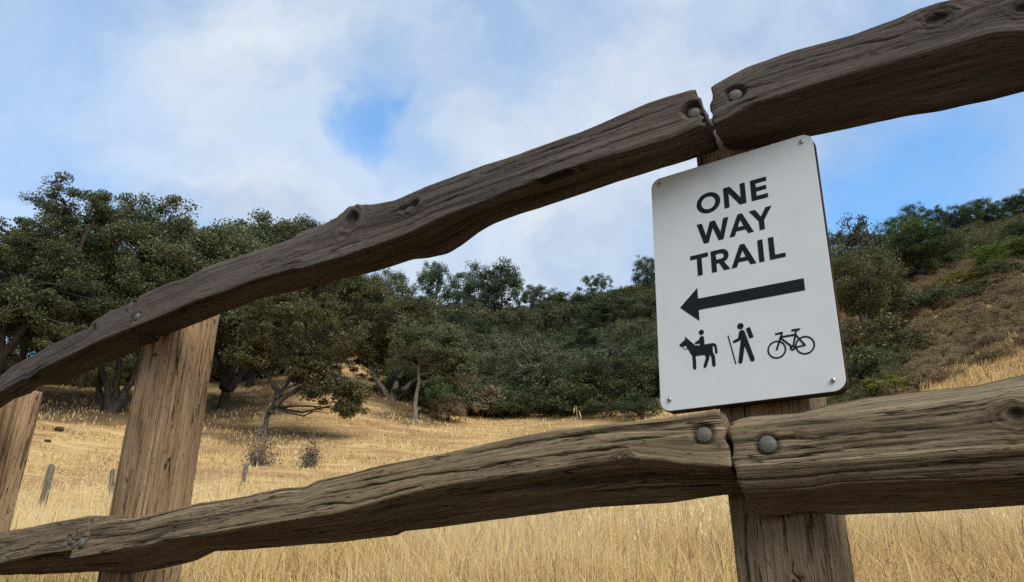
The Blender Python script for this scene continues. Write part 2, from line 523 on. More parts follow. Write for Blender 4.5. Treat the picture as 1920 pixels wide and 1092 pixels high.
# ------------------------------------------------------------------ grass
def blades(x, y, h, w, lean, az, tint, droop=None):
    n = len(x)
    z = height(x, y) - .02
    base = np.stack([x, y, z], -1)
    ld = np.stack([np.cos(az), np.sin(az), np.zeros(n)], -1)
    wa = rng.uniform(0, 2 * np.pi, n)
    wd = np.stack([np.cos(wa), np.sin(wa), np.zeros(n)], -1) * (w * .5)[:, None]
    up = np.array([0, 0, 1.0])
    mid = base + (up * np.cos(lean * .6)[:, None] + ld * np.sin(lean * .6)[:, None]) * (h * .55)[:, None]
    tip = mid + (up * np.cos(lean * 1.4)[:, None] + ld * np.sin(lean * 1.4)[:, None]) * (h * .45)[:, None]
    V = np.stack([base - wd, base + wd, mid + wd * .8, mid - wd * .8, tip], 1).reshape(-1, 3)
    k = np.arange(n)[:, None] * 5
    q = k + np.array([[0, 1, 2, 3]]); t = k + np.array([[3, 2, 4]])
    tt = np.stack([tint - .10, tint - .10, tint, tint, tint + .08], 1).ravel()
    return V, q, t, np.clip(tt, 0, 1)


def wedge(n, d0, d1, a0=-39, a1=39, p=1.0):
    d = np.sqrt(rng.uniform(0, 1, n) ** p * (d1 ** 2 - d0 ** 2) + d0 ** 2)
    a = np.radians(rng.uniform(a0, a1, n))
    return d * np.sin(a), d * np.cos(a), d


def join(parts):
    V, Q, T, A = [], [], [], []
    off = 0
    for v, q, t, a in parts:
        V.append(v); Q.append(q + off); T.append(t + off); A.append(a); off += len(v)
    return np.concatenate(V), np.concatenate(Q), np.concatenate(T), np.concatenate(A)


TRAMPLED = [(*spot(1760, 1050, 3.4)[:2], .6), (*spot(1330, 1060, 3.6)[:2], .35), (*spot(1220, 1040, 4.4)[:2], .6), (*spot(700, 1080, 4.6)[:2], .5)]


def build_grass():
    parts = []

    def batch(n, d0, d1, hfun, wfun, lean_s, lodged, base_t, p=1.0, keep=None, a0=-39, a1=39):
        x, y, d = wedge(n, d0, d1, a0, a1, p)
        side = (x - FO[0]) * FN[0] + (y - FO[1]) * FN[1]
        clump = fbm(x * 1.1, y * 1.1, 0, 21, 3)
        patch = fbm(x * .23, y * .23, 0, 31, 3)
        ok = (side > .85 + .2 * clump) & (rng.uniform(0, 1, n) < np.clip(.72 + .5 * clump, .1, 1))
        if keep is not None: ok &= keep(x, y, d)
        x, y, d, clump, patch = x[ok], y[ok], d[ok], clump[ok], patch[ok]
        m = len(x)
        h = hfun(d) * rng.uniform(.55, 1.15, m) * (1 + .25 * clump)
        w = wfun(d) * rng.uniform(.6, 1.3, m)
        lean = np.abs(rng.normal(0, lean_s, m))
        lg = rng.uniform(0, 1, m) < lodged * (1 - .6 * clump)
        lean = np.where(lg, rng.uniform(.75, 1.35, m), lean)
        for qx, qy, qr in TRAMPLED:
            g = np.exp(-((x - qx) ** 2 + (y - qy) ** 2) / qr ** 2)
            h = h * (1 - .45 * g); lean = np.maximum(lean, g * rng.uniform(.5, 1.3, m))
        az = rng.uniform(0, 2 * np.pi, m) * .8 + 2.6 + 1.6 * clump
        tint = base_t + rng.normal(0, .19, m) + .16 * clump + .20 * patch
        tint = np.where(rng.uniform(0, 1, m) < .07, .05, tint)
        for qx, qy, qr in TRAMPLED:
            tint = tint - .32 * np.exp(-((x - qx) ** 2 + (y - qy) ** 2) / qr ** 2)
        parts.append(blades(x, y, h, w, lean, az, tint))

    batch(80000, 1.9, 4.6, lambda d: .27 + 0 * d, lambda d: .0024 + .0004 * d, .36, .55, .72)
    batch(115000, 3.6, 9, lambda d: .36 + 0 * d, lambda d: .0024 + .0005 * d, .34, .38, .78)
    batch(90000, 8, 19, lambda d: .42 + 0 * d, lambda d: .003 + .0007 * d, .26, .16, .80)
    short = lambda x, y, d: fbm(x * .35, y * .9, 0, 41, 3) > -.35
    batch(60000, 18, 34, lambda d: .16 + 0 * d, lambda d: .003 + .0009 * d, .5, .3, .56, keep=short)
    batch(45000, 32, 62, lambda d: .22 + 0 * d, lambda d: .005 + .001 * d, .5, .3, .54, keep=short)
    # the bare slope on the right keeps its straw
    batch(9000, 24, 34, lambda d: .35 + 0 * d, lambda d: .004 + .0008 * d, .3, .1, .5, a0=29, a1=40)
    V, Q, T, A = join(parts)
    o = link('dry_grass', mesh('dry_grass', V, Q, T, False, {'tint': A}), GRASS)
    tag(o, 'tall golden dry grass covering the field beyond the fence', 'grass', kind='stuff')
    # taller pale oats with drooping heads standing out of the field
    parts = []
    for n, d0, d1, a0, a1, hh in ((900, 5, 12, -36, 36, .55), (2600, 11, 20, -36, 14, .68), (500, 3, 6, 2, 36, .42)):
        x, y, d = wedge(n, d0, d1, a0, a1)
        side = (x - FO[0]) * FN[0] + (y - FO[1]) * FN[1]
        ok = (side > .6) & (fbm(x * .5, y * .5, 0, 77, 2) > -.1)
        x, y, d = x[ok], y[ok], d[ok]; m = len(x)
        h = hh * rng.uniform(.7, 1.25, m); lean = np.abs(rng.normal(.12, .14, m)); az = rng.uniform(0, 6.28, m)
        parts.append(blades(x, y, h, .0016 + .00035 * d, lean, az, rng.normal(.8, .1, m)))
        z = height(x, y)
        for k in range(7):
            f = .72 + .3 * k / 7
            lx = x + np.cos(az) * np.sin(lean) * h * f + rng.normal(0, .02, m)
            ly = y + np.sin(az) * np.sin(lean) * h * f + rng.normal(0, .02, m)
            lz = z + np.cos(lean) * h * f
            s = .0022 + .0004 * d
            L = rng.uniform(.02, .045, m)
            aa = rng.uniform(0, 6.28, m)
            p0 = np.stack([lx, ly, lz], -1)
            dr = np.stack([np.cos(aa) * .7, np.sin(aa) * .7, -np.ones(m) * .7], -1)
            sd = np.stack([-np.sin(aa), np.cos(aa), np.zeros(m)], -1) * s[:, None]
            md = p0 + dr * (L * .5)[:, None]
            Vv = np.stack([p0, md + sd, p0 + dr * L[:, None], md - sd], 1).reshape(-1, 3)
            parts.append((Vv, np.arange(m)[:, None] * 4 + np.arange(4)[None], np.zeros((0, 3), int), np.repeat(np.clip(rng.normal(.9, .1, m), 0, 1), 4)))
    V, Q, T, A = join(parts)
    o = link('wild_oats', mesh('wild_oats', V, Q, T, False, {'tint': A}), GRASS)
    tag(o, 'pale wild oats with drooping seed heads standing above the dry grass', 'grass', kind='stuff')


# ------------------------------------------------------------------ trees
def tube(path, radii, sides=6):
    P = np.asarray(path, float); n = len(P)
    T = np.gradient(P, axis=0); T /= np.linalg.norm(T, axis=1)[:, None] + 1e-9
    ref = np.where(np.abs(T[:, 2:3]) > .9, np.array([[1., 0, 0]]), np.array([[0, 0, 1.]]))
    a = np.cross(T, ref); a /= np.linalg.norm(a, axis=1)[:, None] + 1e-9
    b = np.cross(T, a)
    th = np.arange(sides) * 2 * np.pi / sides
    V = P[:, None] + np.asarray(radii)[:, None, None] * (a[:, None] * np.cos(th)[None, :, None] + b[:, None] * np.sin(th)[None, :, None])
    i, j = np.meshgrid(np.arange(n - 1), np.arange(sides), indexing='ij')
    q = np.stack([i * sides + j, i * sides + (j + 1) % sides, (i + 1) * sides + (j + 1) % sides, (i + 1) * sides + j], -1).reshape(-1, 4)
    return V.reshape(-1, 3), q


def wig(p0, p1, n, amp, r, sag=0.0):
    t = np.linspace(0, 1, n)[:, None]
    P = p0 * (1 - t) + p1 * t
    w = np.cumsum(r.normal(0, 1, (n, 3)), 0); w -= w[0] + (w[-1] - w[0]) * t
    L = np.linalg.norm(p1 - p0)
    P = P + w * amp * L / n
    P[:, 2] += sag * L * (t[:, 0] * (1 - t[:, 0])) * 4 * .25
    return P


def leaf_quads(c, size, r, aspect=.55, up=.35):
    n = len(c)
    nrm = r.normal(0, 1, (n, 3)); nrm[:, 2] = np.abs(nrm[:, 2]) + up
    nrm /= np.linalg.norm(nrm, axis=1)[:, None]
    u = np.cross(nrm, r.normal(0, 1, (n, 3))); u /= np.linalg.norm(u, axis=1)[:, None] + 1e-9
    v = np.cross(nrm, u)
    s = (size * r.uniform(.6, 1.3, n))[:, None]
    V = np.stack([c - u * s * .5, c + v * s * aspect * .5 + nrm * s * .06, c + u * s * .5, c - v * s * aspect * .5 + nrm * s * .06], 1).reshape(-1, 3)
    return V, np.arange(n * 4).reshape(-1, 4)


def tree_meshes(seed, stems, lobes, leaf=.15, per=140, clump=(.35, .75), trunk_r=.25, twigs=3, flat=.6, branch_r=.05, branches=True):
    """stems: polylines (m, z up, origin at base). lobes: (centre, radii, number of clumps). Returns (trunk mesh, crown mesh)."""
    r = np.random.default_rng(seed)
    TV, TQ, off = [], [], 0

    def addtube(P, R, s):
        nonlocal off
        v, q = tube(P, R, s); TV.append(v); TQ.append(q + off); off += len(v)
    nodes = []
    for st in stems:
        st = np.asarray(st, float)
        t = np.linspace(0, 1, len(st)); tt = np.linspace(0, 1, 14)
        P = np.stack([np.interp(tt, t, st[:, k]) for k in range(3)], 1)
        P[1:-1] = (P[:-2] + 2 * P[1:-1] + P[2:]) / 4
        P[1:] += r.normal(0, trunk_r * .16, (13, 3)) * np.array([1, 1, .3])
        R = trunk_r * (1 - .72 * tt) * (1 + .5 * np.exp(-tt * 14))
        P[0, 2] -= .25
        addtube(P, R, 9)
        for k in range(6, 14): nodes.append((P[k], R[k]))
    nodes_p = np.array([p for p, _ in nodes])
    LV, LT = [], []
    for c, rd, nc in lobes:
        c, rd = np.asarray(c, float), np.asarray(rd, float)
        dirs = r.normal(0, 1, (nc * 3, 3)); dirs /= np.linalg.norm(dirs, axis=1)[:, None]
        keep = dirs[:, 2] > -.55 + .3 * r.uniform(-1, 1, len(dirs))
        dirs = dirs[keep][:nc]
        lobe_n = fbm(dirs[:, 0] * 2.2, dirs[:, 1] * 2.2, dirs[:, 2] * 2.2, seed, 3)
        rr = (.30 + .70 * r.uniform(0, 1, len(dirs)) ** .45) * (1 + .26 * lobe_n)
        C = c + dirs * rd * rr[:, None]
        limbs = []
        for k in range(len(C)):
            p = C[k]
            if branches and nodes:
                cand = nodes_p if not limbs or k % 3 == 0 else np.concatenate([nodes_p, np.array(limbs)])
                dd = np.linalg.norm(cand - p, axis=1) + np.maximum(0, cand[:, 2] - p[2]) * 2.0
                q = cand[np.argmin(dd)]
                L = np.linalg.norm(p - q)
                if L > .15:
                    P = wig(q, p, 6, .55, r, .25)
                    r0 = min(branch_r * (.45 + .35 * L), trunk_r * .45)
                    addtube(P, np.linspace(r0, r0 * .22, 6), 4)
                    limbs.append(P[3]); limbs.append(p)
            rc = r.uniform(*clump)
            for _ in range(twigs):
                e = r.normal(0, 1, 3); e = p + e / np.linalg.norm(e) * rc * r.uniform(.4, .95) * np.array([1, 1, flat])
                addtube(np.stack([p, (p + e) / 2 + r.normal(0, .06, 3), e]), np.array([.014, .010, .005]) * (1 + leaf * 3), 3)
            m = max(6, int(per * r.uniform(.6, 1.3)))
            g = r.normal(0, 1, (m, 3)); g /= np.linalg.norm(g, axis=1)[:, None]
            g *= (r.uniform(0, 1, m) ** .5)[:, None]
            pos = p + g * rc * np.array([1, 1, flat])
            v, _ = leaf_quads(pos, leaf, r)
            LV.append(v)
            LT.append(np.repeat(np.clip(r.normal(.48, .17, m) + r.normal(0, .13), 0, 1), 4))
    tv = mesh('trunk', np.concatenate(TV), np.concatenate(TQ), None, True) if TV else None
    V = np.concatenate(LV)
    cm = mesh('crown', V, np.arange(len(V)).reshape(-1, 4), None, False, {'tint': np.concatenate(LT)})
    return tv, cm


def put_tree(name, meshes, loc, rz, sc, fol, bark, label, cat='tree', group=None, litter=None, sz=None):
    root = empty(name, loc, rz)
    root.scale = (sc, sc, sz if sz else sc)
    tag(root, label, cat, group)
    tm, cm = meshes
    if tm is not None:
        if not tm.materials: tm.materials.append(bark)
        t = link('trunk' if cat == 'tree' else 'stem', tm, None, root)
        if t.material_slots[0].material is not bark:
            t.material_slots[0].link = 'OBJECT'; t.material_slots[0].material = bark
    if not cm.materials: cm.materials.append(fol)
    c = link('crown' if cat == 'tree' else 'foliage', cm, None, root)
    if c.material_slots[0].material is not fol:
        c.material_slots[0].link = 'OBJECT'; c.material_slots[0].material = fol
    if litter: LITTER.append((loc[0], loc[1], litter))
    return root


def build_trees():
    # --- hero oaks on the left slope (own meshes)
    def hero(px, py, d, **k): return spot(px, py, d)
    # broad multi stemmed oak
    p = spot(207, 772, 42)
    m = tree_meshes(101, [[(0, 0, 0), (-.5, .1, 1.2), (-1.1, .3, 2.6), (-2.4, .5, 4.6), (-3.4, .2, 6.5)],
                          [(.05, .1, 0), (-.1, .3, 1.6), (-.5, .2, 3.4), (-.3, .3, 6), (.2, 0, 9)],
                          [(.1, 0, 0), (.55, .2, 1.3), (1.0, 0, 3.0), (2.0, -.3, 5), (3.4, -.4, 7)],
                          [(-.2, .3, 0), (-1.1, .6, 1.1), (-1.5, .9, 2.6), (-1.2, 1.6, 4.4), (-2.6, 1.8, 6.4)]],
                    [((.4, 0, 7.0), (6.4, 5.2, 4.3), 350), ((-4.8, .5, 6.2), (3.6, 3.5, 3.4), 130), ((4.4, -.3, 6.4), (3.8, 3.4, 3.6), 140),
                     ((0, -1, 5.0), (5.6, 3.6, 2.0), 150), ((-3.6, -1, 4.2), (3.0, 2.6, 1.6), 60)], leaf=.145, per=260, trunk_r=.2, clump=(.42, .9))
    put_tree('oak_tree', m, p, 0, 1.0, F_OAK, BARK, 'broad oak with several dark stems fanning from one base, behind the left fence posts', litter=7.5)
    # airy oak at the left edge
    p = spot(-40, 772, 39)
    m = tree_meshes(102, [[(0, 0, 0), (.2, 0, 2), (-.2, .3, 5), (.5, .2, 8), (1.3, 0, 10.6)], [(.1, 0, 1.8), (1.4, .2, 5), (2.7, .2, 9), (3.2, .1, 11.2)]],
                    [((-.8, 0, 6.6), (4.2, 3.6, 3.5), 170), ((.9, 0, 10.6), (1.1, 1.1, 1.7), 26), ((3.1, .1, 10.2), (.8, .8, 1.5), 15), ((1.5, 0, 5.4), (3.2, 2.6, 1.9), 90), ((.4, -1, 3.9), (3.4, 2.4, 1.7), 100)],
                    leaf=.135, per=180, trunk_r=.2, clump=(.3, .65))
    put_tree('oak_tree', m, p, 0, .93, F_OAK, BARK, 'tall airy oak with thin open top branches, at the far end of the fence', litter=5)
    # oak right behind the left post
    p = spot(416, 772, 47)
    m = tree_meshes(103, [[(0, 0, 0), (.1, 0, 2), (.4, .2, 4.4), (1.2, 0, 7.6), (2.4, 0, 10.4)], [(0, 0, 1.6), (-1.2, .2, 4.4), (-1.6, .3, 8)], [(.1, 0, 1.5), (2.2, .2, 4.0), (4.2, .3, 7.6)]],
                    [((.6, 0, 8.0), (4.4, 3.8, 4.2), 210), ((3.6, 0, 9.6), (3.4, 3, 2.6), 100), ((-1.6, 0, 9.4), (2.6, 2.6, 2.6), 60), ((.6, -.6, 4.4), (3.8, 2.8, 2.2), 90)],
                    leaf=.145, per=230, trunk_r=.26, clump=(.4, .85))
    put_tree('oak_tree', m, p, 0, 1.0, F_OAK, BARK, 'oak with one thick black trunk standing just right of the tall tan post', litter=6)
    # small leaning oak
    p = spot(497, 806, 36)
    m = tree_meshes(104, [[(0, 0, 0), (-.1, .1, .7), (.15, .1, 1.5), (.75, .1, 2.7), (1.4, .2, 4.0)], [(.12, .1, 1.35), (.8, 0, 1.95), (1.7, 0, 2.5), (2.9, -.1, 2.55)], [(.4, .1, 2.0), (-.3, .1, 2.9), (-1.0, 0, 3.3)]],
                    [((1.2, 0, 4.8), (3.0, 2.8, 1.9), 170), ((3.0, -.1, 2.1), (1.5, 1.3, .65), 60), ((2.0, -.1, 3.0), (1.4, 1.2, .7), 40), ((3.9, -.2, 1.3), (.8, .8, .5), 26), ((-.9, 0, 3.7), (1.5, 1.4, 1.1), 44)],
                    leaf=.13, per=130, trunk_r=.14, branch_r=.028, clump=(.25, .55))
    put_tree('oak_tree', m, p, 0, 1.0, F_OLIVE, BARK, 'small oak leaning right over the golden slope with a drooping low branch', litter=3.4)
    # grey trunk behind it
    p = spot(541, 748, 56)
    m = tree_meshes(105, [[(0, 0, 0), (0, .1, 2), (.4, 0, 5), (.8, 0, 8)], [(.1, 0, 2.5), (-1.4, 0, 5.2), (-2, 0, 7.4)]],
                    [((.4, 0, 7.4), (4.6, 4, 4.2), 190), ((3.6, 0, 6.0), (3, 3, 2.8), 90), ((-2.6, 0, 5.8), (2.6, 2.6, 2.2), 60)], leaf=.16, per=200, trunk_r=.2, clump=(.45, .9))
    put_tree('oak_tree', m, p, 0, 1.0, F_OLIVE, BARK_PALE, 'olive oak with a straight grey trunk, seen behind the small leaning oak', litter=5)
    # oak with pale leaning trunk and its neighbours in the middle
    p = spot(733, 757, 54)
    m = tree_meshes(106, [[(0, 0, 0), (.3, 0, 1.4), (1.1, .1, 2.7), (1.6, .2, 4.6)], [(.2, .2, 0), (1.2, .3, 1.3), (2.6, .5, 2.5)], [(-.1, .3, 0), (-1.2, .2, 1.4), (-2.2, .3, 3.4)]],
                    [((1.0, 0, 4.9), (4.0, 3.6, 2.5), 190), ((3.4, -.1, 3.2), (2.4, 2, 1.7), 80), ((-1.9, 0, 3.6), (2.2, 2, 1.8), 70)], leaf=.15, per=190, trunk_r=.24, clump=(.35, .75))
    put_tree('oak_tree', m, p, 0, 1.0, F_OLIVE, BARK_PALE, 'low spreading oak with pale crooked limbs at the top of the bare path', litter=4)
    p = spot(777, 786, 47)
    m = tree_meshes(107, [[(0, 0, 0), (-.03, 0, 1), (.1, 0, 2.2), (.02, 0, 3.6), (.3, 0, 4.9)]],
                    [((.6, 0, 4.5), (2.5, 2.2, 1.9), 110), ((2.3, -.2, 3.4), (1.4, 1.3, 1.3), 45)], leaf=.14, per=160, trunk_r=.17, clump=(.3, .65))
    put_tree('oak_tree', m, p, 0, 1.0, F_OAK, BARK_PALE, 'young oak with one slim pale upright trunk on the edge of the grassy slope', litter=3)
    # --- shared prototypes
    P = {}
    P['round'] = tree_meshes(201, [[(0, 0, 0), (.1, 0, 1.5), (.2, .1, 3.2), (0, 0, 5)], [(.1, 0, 1.2), (-.9, .3, 3), (-1.6, .2, 4.6)]],
                             [((0, 0, 4.4), (3.2, 3.2, 3.0), 130), ((-1.4, .3, 3.4), (2, 2, 1.8), 40)], leaf=.18, per=105, trunk_r=.2, clump=(.45, .9), twigs=2)
    P['tall'] = tree_meshes(202, [[(0, 0, 0), (.1, 0, 2), (-.2, .1, 5), (.3, 0, 8.4)]],
                            [((0, 0, 6.6), (2.3, 2.3, 3.2), 100), ((1.3, 0, 4.6), (1.7, 1.7, 1.6), 36), ((-1.3, .4, 8.2), (1.3, 1.3, 1.4), 24)], leaf=.18, per=95, trunk_r=.2, clump=(.4, .8), twigs=2)
    P['open'] = tree_meshes(203, [[(0, 0, 0), (-.2, 0, 1.6), (.5, .1, 3.6), (1.0, 0, 5.6)], [(-.1, 0, 1.4), (-1.2, 0, 3.2), (-2.2, 0, 5.2)]],
                            [((1.0, 0, 5.2), (2.0, 1.9, 1.7), 48), ((-2.0, 0, 5.0), (1.7, 1.6, 1.3), 36), ((0, 0, 3.4), (2.4, 2, 1.2), 34)], leaf=.165, per=75, trunk_r=.19, clump=(.35, .7), twigs=4)
    P['gnarly'] = tree_meshes(204, [[(0, 0, 0), (.4, 0, 1.2), (.1, .2, 2.6), (.9, .1, 4.2)], [(.2, 0, .6), (-1.0, .2, 1.9), (-1.5, 0, 3.6)], [(.2, 0, .7), (1.7, 0, 1.9), (2.9, 0, 3.2)]],
                              [((.2, 0, 3.4), (3.4, 3.2, 2.3), 120), ((2.2, 0, 2.4), (2, 2, 1.6), 40)], leaf=.155, per=75, trunk_r=.17, clump=(.35, .75), twigs=6, branch_r=.07)
    P['bush'] = tree_meshes(205, [[(0, 0, 0), (.1, 0, .5), (.1, 0, 1.1)], [(0, 0, 0), (-.4, .1, .6), (-.7, 0, 1.1)], [(0, 0, 0), (.5, 0, .6), (.8, 0, 1)]],
                            [((0, 0, 1.0), (1.5, 1.5, 1.15), 75), ((.9, 0, .7), (.9, .9, .7), 20)], leaf=.13, per=55, trunk_r=.06, clump=(.25, .5), twigs=2)
    P['bush2'] = tree_meshes(206, [[(0, 0, 0), (.1, .1, .6), (-.1, 0, 1.2)], [(0, 0, 0), (-.5, .1, .5), (-.9, 0, .9)]],
                             [((-.2, 0, .85), (1.7, 1.4, .9), 66), ((.8, .1, 1.15), (.8, .8, .8), 22)], leaf=.12, per=55, trunk_r=.05, clump=(.22, .48), twigs=3)
    P['scrub'] = tree_meshes(207, [[(0, 0, 0), (.1, .1, .3), (-.1, 0, .6)]],
                             [((0, 0, .45), (1.2, 1.2, .5), 46)], leaf=.085, per=42, trunk_r=.03, clump=(.2, .42), twigs=6)
    hgt = {'round': 7.4, 'tall': 9.9, 'open': 7.0, 'gnarly': 5.8, 'bush': 2.25, 'bush2': 1.95, 'scrub': 1.05}
    wid = {'round': 6.6, 'tall': 5.0, 'open': 6.6, 'gnarly': 7.0, 'bush': 3.4, 'bush2': 3.6, 'scrub': 2.6}

    def plant(kind, px, ptop, d, wpx, fol, label, cat='tree', group=None, name=None, rz=None, drop=0.0, bark=BARK, litter=None):
        """stands on the hill at distance d so that its top shows at the height it has there; wpx its width"""
        x, y, z = spot(px, ptop, d)
        top = top_height(px, ptop, d)
        h = max(top - z + drop, .5)
        s = wpx / FPX * d * .98 / wid[kind]
        rz = random.uniform(0, 6.28) if rz is None else rz
        nm = name or ('oak_tree' if cat == 'tree' else 'bush')
        return put_tree(nm, P[kind], (x, y, z - drop), rz, s, fol, bark, label, cat, group, litter, h / hgt[kind])

    # --- ridge above the middle of the rail
    plant('open', 815, 482, 96, 95, F_DARK, 'thin crowned dark oak on the ridge, just right of the rail belly')
    plant('round', 878, 503, 97, 105, F_DARK, 'round dark oak on the ridge between a thin oak and a taller one')
    plant('tall', 940, 484, 95, 92, F_DARK, 'tallest dark oak on the ridge under the middle of the rail')
    plant('open', 990, 528, 93, 70, F_DARK, 'small low oak at the right end of the dark ridge grove')
    plant('round', 735, 505, 92, 130, F_OAK, 'oak crown half hidden by the upper rail above the olive oaks')
    plant('tall', 665, 520, 84, 120, F_OLIVE, 'olive crown behind the leaning oak, cut by the upper rail underside')
    plant('open', 1122, 510, 112, 66, F_DARK, 'lone small oak on the bare ridge line left of the sign')
    plant('round', 1213, 481, 112, 66, F_DARK, 'round oak on the ridge half hidden behind the left edge of the sign')
    # --- slope between the ridge and the sign
    mid = 'oaks crowding the dark slope left of the sign'
    rr = random.Random(5)
    rows = [(640, 112, 18), (598, 100, 0), (560, 112, 0)]
    look = {'gnarly': 'twisted grey limbed', 'round': 'rounded', 'open': 'open crowned'}
    hue = {F_OAK.name: 'mid green', F_DARK.name: 'dark green', F_OLIVE.name: 'olive'}
    nth = ['first', 'second', 'third', 'fourth', 'fifth', 'sixth']
    for row, d, tops in (('lowest', 62, [(905, 640), (985, 655), (1065, 660), (1150, 650), (1225, 640)]),
                         ('second lowest', 72, [(860, 590), (945, 605), (1030, 610), (1110, 605), (1190, 590)]),
                         ('third', 84, [(800, 560), (890, 565), (965, 570), (1050, 565), (1130, 560), (1210, 545)]),
                         ('topmost', 98, [(1035, 552), (1100, 548), (1170, 536), (1245, 528)])):
        for k, (px, pt) in enumerate(tops):
            kind, fol = rr.choice(['gnarly', 'round', 'gnarly', 'open']), rr.choice([F_OAK, F_DARK, F_OAK, F_OLIVE])
            plant(kind, px + rr.uniform(-14, 14), pt + rr.uniform(-9, 9), d + rr.uniform(-3, 3), rr.uniform(105, 150), fol,
                  '%s %s oak, %s from the path, %s row of the wood' % (look[kind], hue[fol.name], nth[k], row), group=mid, bark=rr.choice([BARK_PALE, BARK]))
    plant('gnarly', 1010, 622, 55, 150, F_OAK, 'nearest oak of the dark wood, with bare twisted grey limbs, above the wild oats', bark=BARK_PALE)
    plant('gnarly', 1155, 640, 52, 190, F_DARK, 'dark oak at the foot of the wood, beside the lower left of the sign', bark=BARK_PALE)
    # --- behind the olive oaks
    back = 'olive oaks on the slope under the upper rail'
    for px, pt, d, lb in ((560, 560, 74, 'olive oak between the tall tan post and the leaning oak crown'), (625, 575, 76, 'olive oak rising straight above the leaning oak'),
                          (700, 565, 78, 'olive oak above the top end of the bare path'), (770, 570, 80, 'olive oak beneath the bulge of the upper rail'),
                          (840, 600, 70, 'olive oak above and right of the low spreading oak'), (585, 640, 66, 'lower olive oak behind the crown of the leaning oak')):
        plant(rr.choice(['round', 'gnarly']), px, pt + rr.uniform(-8, 8), d, rr.uniform(110, 140), rr.choice([F_OLIVE, F_OLIVE]), lb, group=back)
    # --- left background trees
    bk = 'oaks behind the broad oak'
    for px, pt, d, lb in ((30, 470, 58, 'oak crown behind the airy oak at the left edge'), (110, 430, 60, 'oak crown in the gap between the airy oak and the broad oak'),
                          (345, 420, 62, 'oak crown behind the right half of the broad oak'), (520, 400, 60, 'open oak top against the sky above the left part of the upper rail'),
                          (215, 470, 55, 'oak crown deep behind the stems of the broad oak'), (75, 560, 50, 'low oak filling the space under the crowns at the left'), (330, 560, 52, 'low oak crown just left of the tall tan post top'), (470, 520, 58, 'low oak crown right of the tall tan post top'),
                          (590, 440, 64, 'oak crown cut by the upper rail left of its big knot')):
        plant(rr.choice(['round', 'tall']), px, pt, d, rr.uniform(140, 190), F_OAK, lb, group=bk)
    # --- right of the sign
    plant('gnarly', 1588, 408, 48, 150, F_OAK, 'tall oak directly behind the right edge of the sign', drop=0)
    plant('round', 1610, 470, 43, 150, F_OLIVE, 'brownish oak leaning on the right edge of the sign, half its height')
    plant('bush', 1630, 600, 37, 170, F_OLIVE, 'dense olive bush right of the sign below the arrow level', 'bush')
    plant('bush2', 1600, 660, 33, 180, F_OAK, 'dark green bush right of the bicycle symbol, above the lower rail', 'bush')
    plant('bush2', 1655, 705, 29.5, 110, F_YELLOW, 'low yellowish bush just above the lower rail, right of the sign corner', 'bush')
    plant('round', 1712, 441, 62, 160, F_DARK, 'big rounded dark green oak alone in the middle of the right hillside')
    plant('bush', 1800, 512, 50, 92, F_YELLOW, 'bright yellow green bush below the big rounded dark oak', 'bush')
    plant('bush2', 1752, 548, 45, 165, F_GREY, 'grey green sage bush beneath the yellow green bush', 'bush')
    plant('bush', 1893, 464, 55, 150, F_GREEN, 'fresh green bush on the right hillside at the picture edge', 'bush')
    plant('bush', 1868, 502, 50, 110, F_GREY, 'pale green bush tucked under the fresh green bush', 'bush')
    plant('round', 1915, 415, 66, 70, F_DARK, 'dark round oak above the fresh green bush at the edge', )
    plant('bush', 1850, 548, 46, 100, F_OLIVE, 'dull olive bush at the foot of the pale green bush', 'bush')
    # skyline grove right
    sk = [('round', 1692, 412, 100, 95, F_GREEN, 'pale green oak at the lower left end of the right skyline'), ('round', 1712, 390, 112, 70, F_DARK, 'small dark oak rising behind the pale green skyline oak'),
          ('open', 1757, 388, 110, 60, F_DARK, 'thin open oak second along the right skyline'), ('round', 1790, 392, 108, 58, F_DARK, 'squat dark oak in the dip of the right skyline'),
          ('round', 1828, 375, 106, 70, F_DARK, 'full rounded oak near the top of the right skyline'), ('open', 1872, 380, 108, 66, F_DARK, 'low open oak before the last tree of the right skyline'),
          ('tall', 1908, 360, 104, 56, F_DARK, 'topmost dark oak where the skyline leaves the picture on the right')]
    for s in sk: plant(*s)
    plant('round', 1600, 440, 98, 90, F_OAK, 'oak on the skyline right behind the tall oak by the sign')
    plant('open', 1648, 435, 96, 60, F_OAK, 'small oak in the notch of the skyline right of the sign')
    # --- brush at the edge of the grass
    plant('bush', 842, 742, 49.5, 78, F_BROWN, 'rounded brownish bush at the foot of the slope, right of the slim pale trunk', 'bush')
    plant('bush2', 905, 722, 53, 95, F_BROWN, 'rusty brush right of the rounded brownish bush', 'bush')
    plant('bush2', 862, 690, 57, 90, F_BROWN, 'rusty brush behind the rounded brownish bush', 'bush')
    plant('bush', 965, 735, 53, 90, F_OAK, 'dark low bush at the edge of the golden hollow', 'bush')
    plant('bush', 690, 712, 61, 62, F_DARK, 'dark bush at the upper end of the brush line beside the bare path', 'bush')
    plant('bush2', 752, 733, 54.5, 76, F_DARK, 'dark bush between the pale crooked limbs and the slim pale trunk', 'bush')
    plant('bush2', 800, 748, 50.5, 74, F_OAK, 'dark bush just right of the slim pale trunk', 'bush')
    plant('bush2', 722, 720, 57, 72, F_DARK, 'dark green bush under the low spreading oak by the path', 'bush')
    plant('bush', 820, 700, 53, 70, F_GREEN, 'light green bush beside the low spreading oak', 'bush')
    plant('bush2', 1040, 745, 52, 100, F_DARK, 'dark bush behind the wild oat stalks on the rail', 'bush')
    plant('bush2', 1130, 750, 49, 110, F_OAK, 'dark brush left of the bottom of the sign', 'bush')
    plant('bush', 1200, 740, 47, 100, F_DARK, 'black green bush touching the lower left corner of the sign', 'bush')
    return P


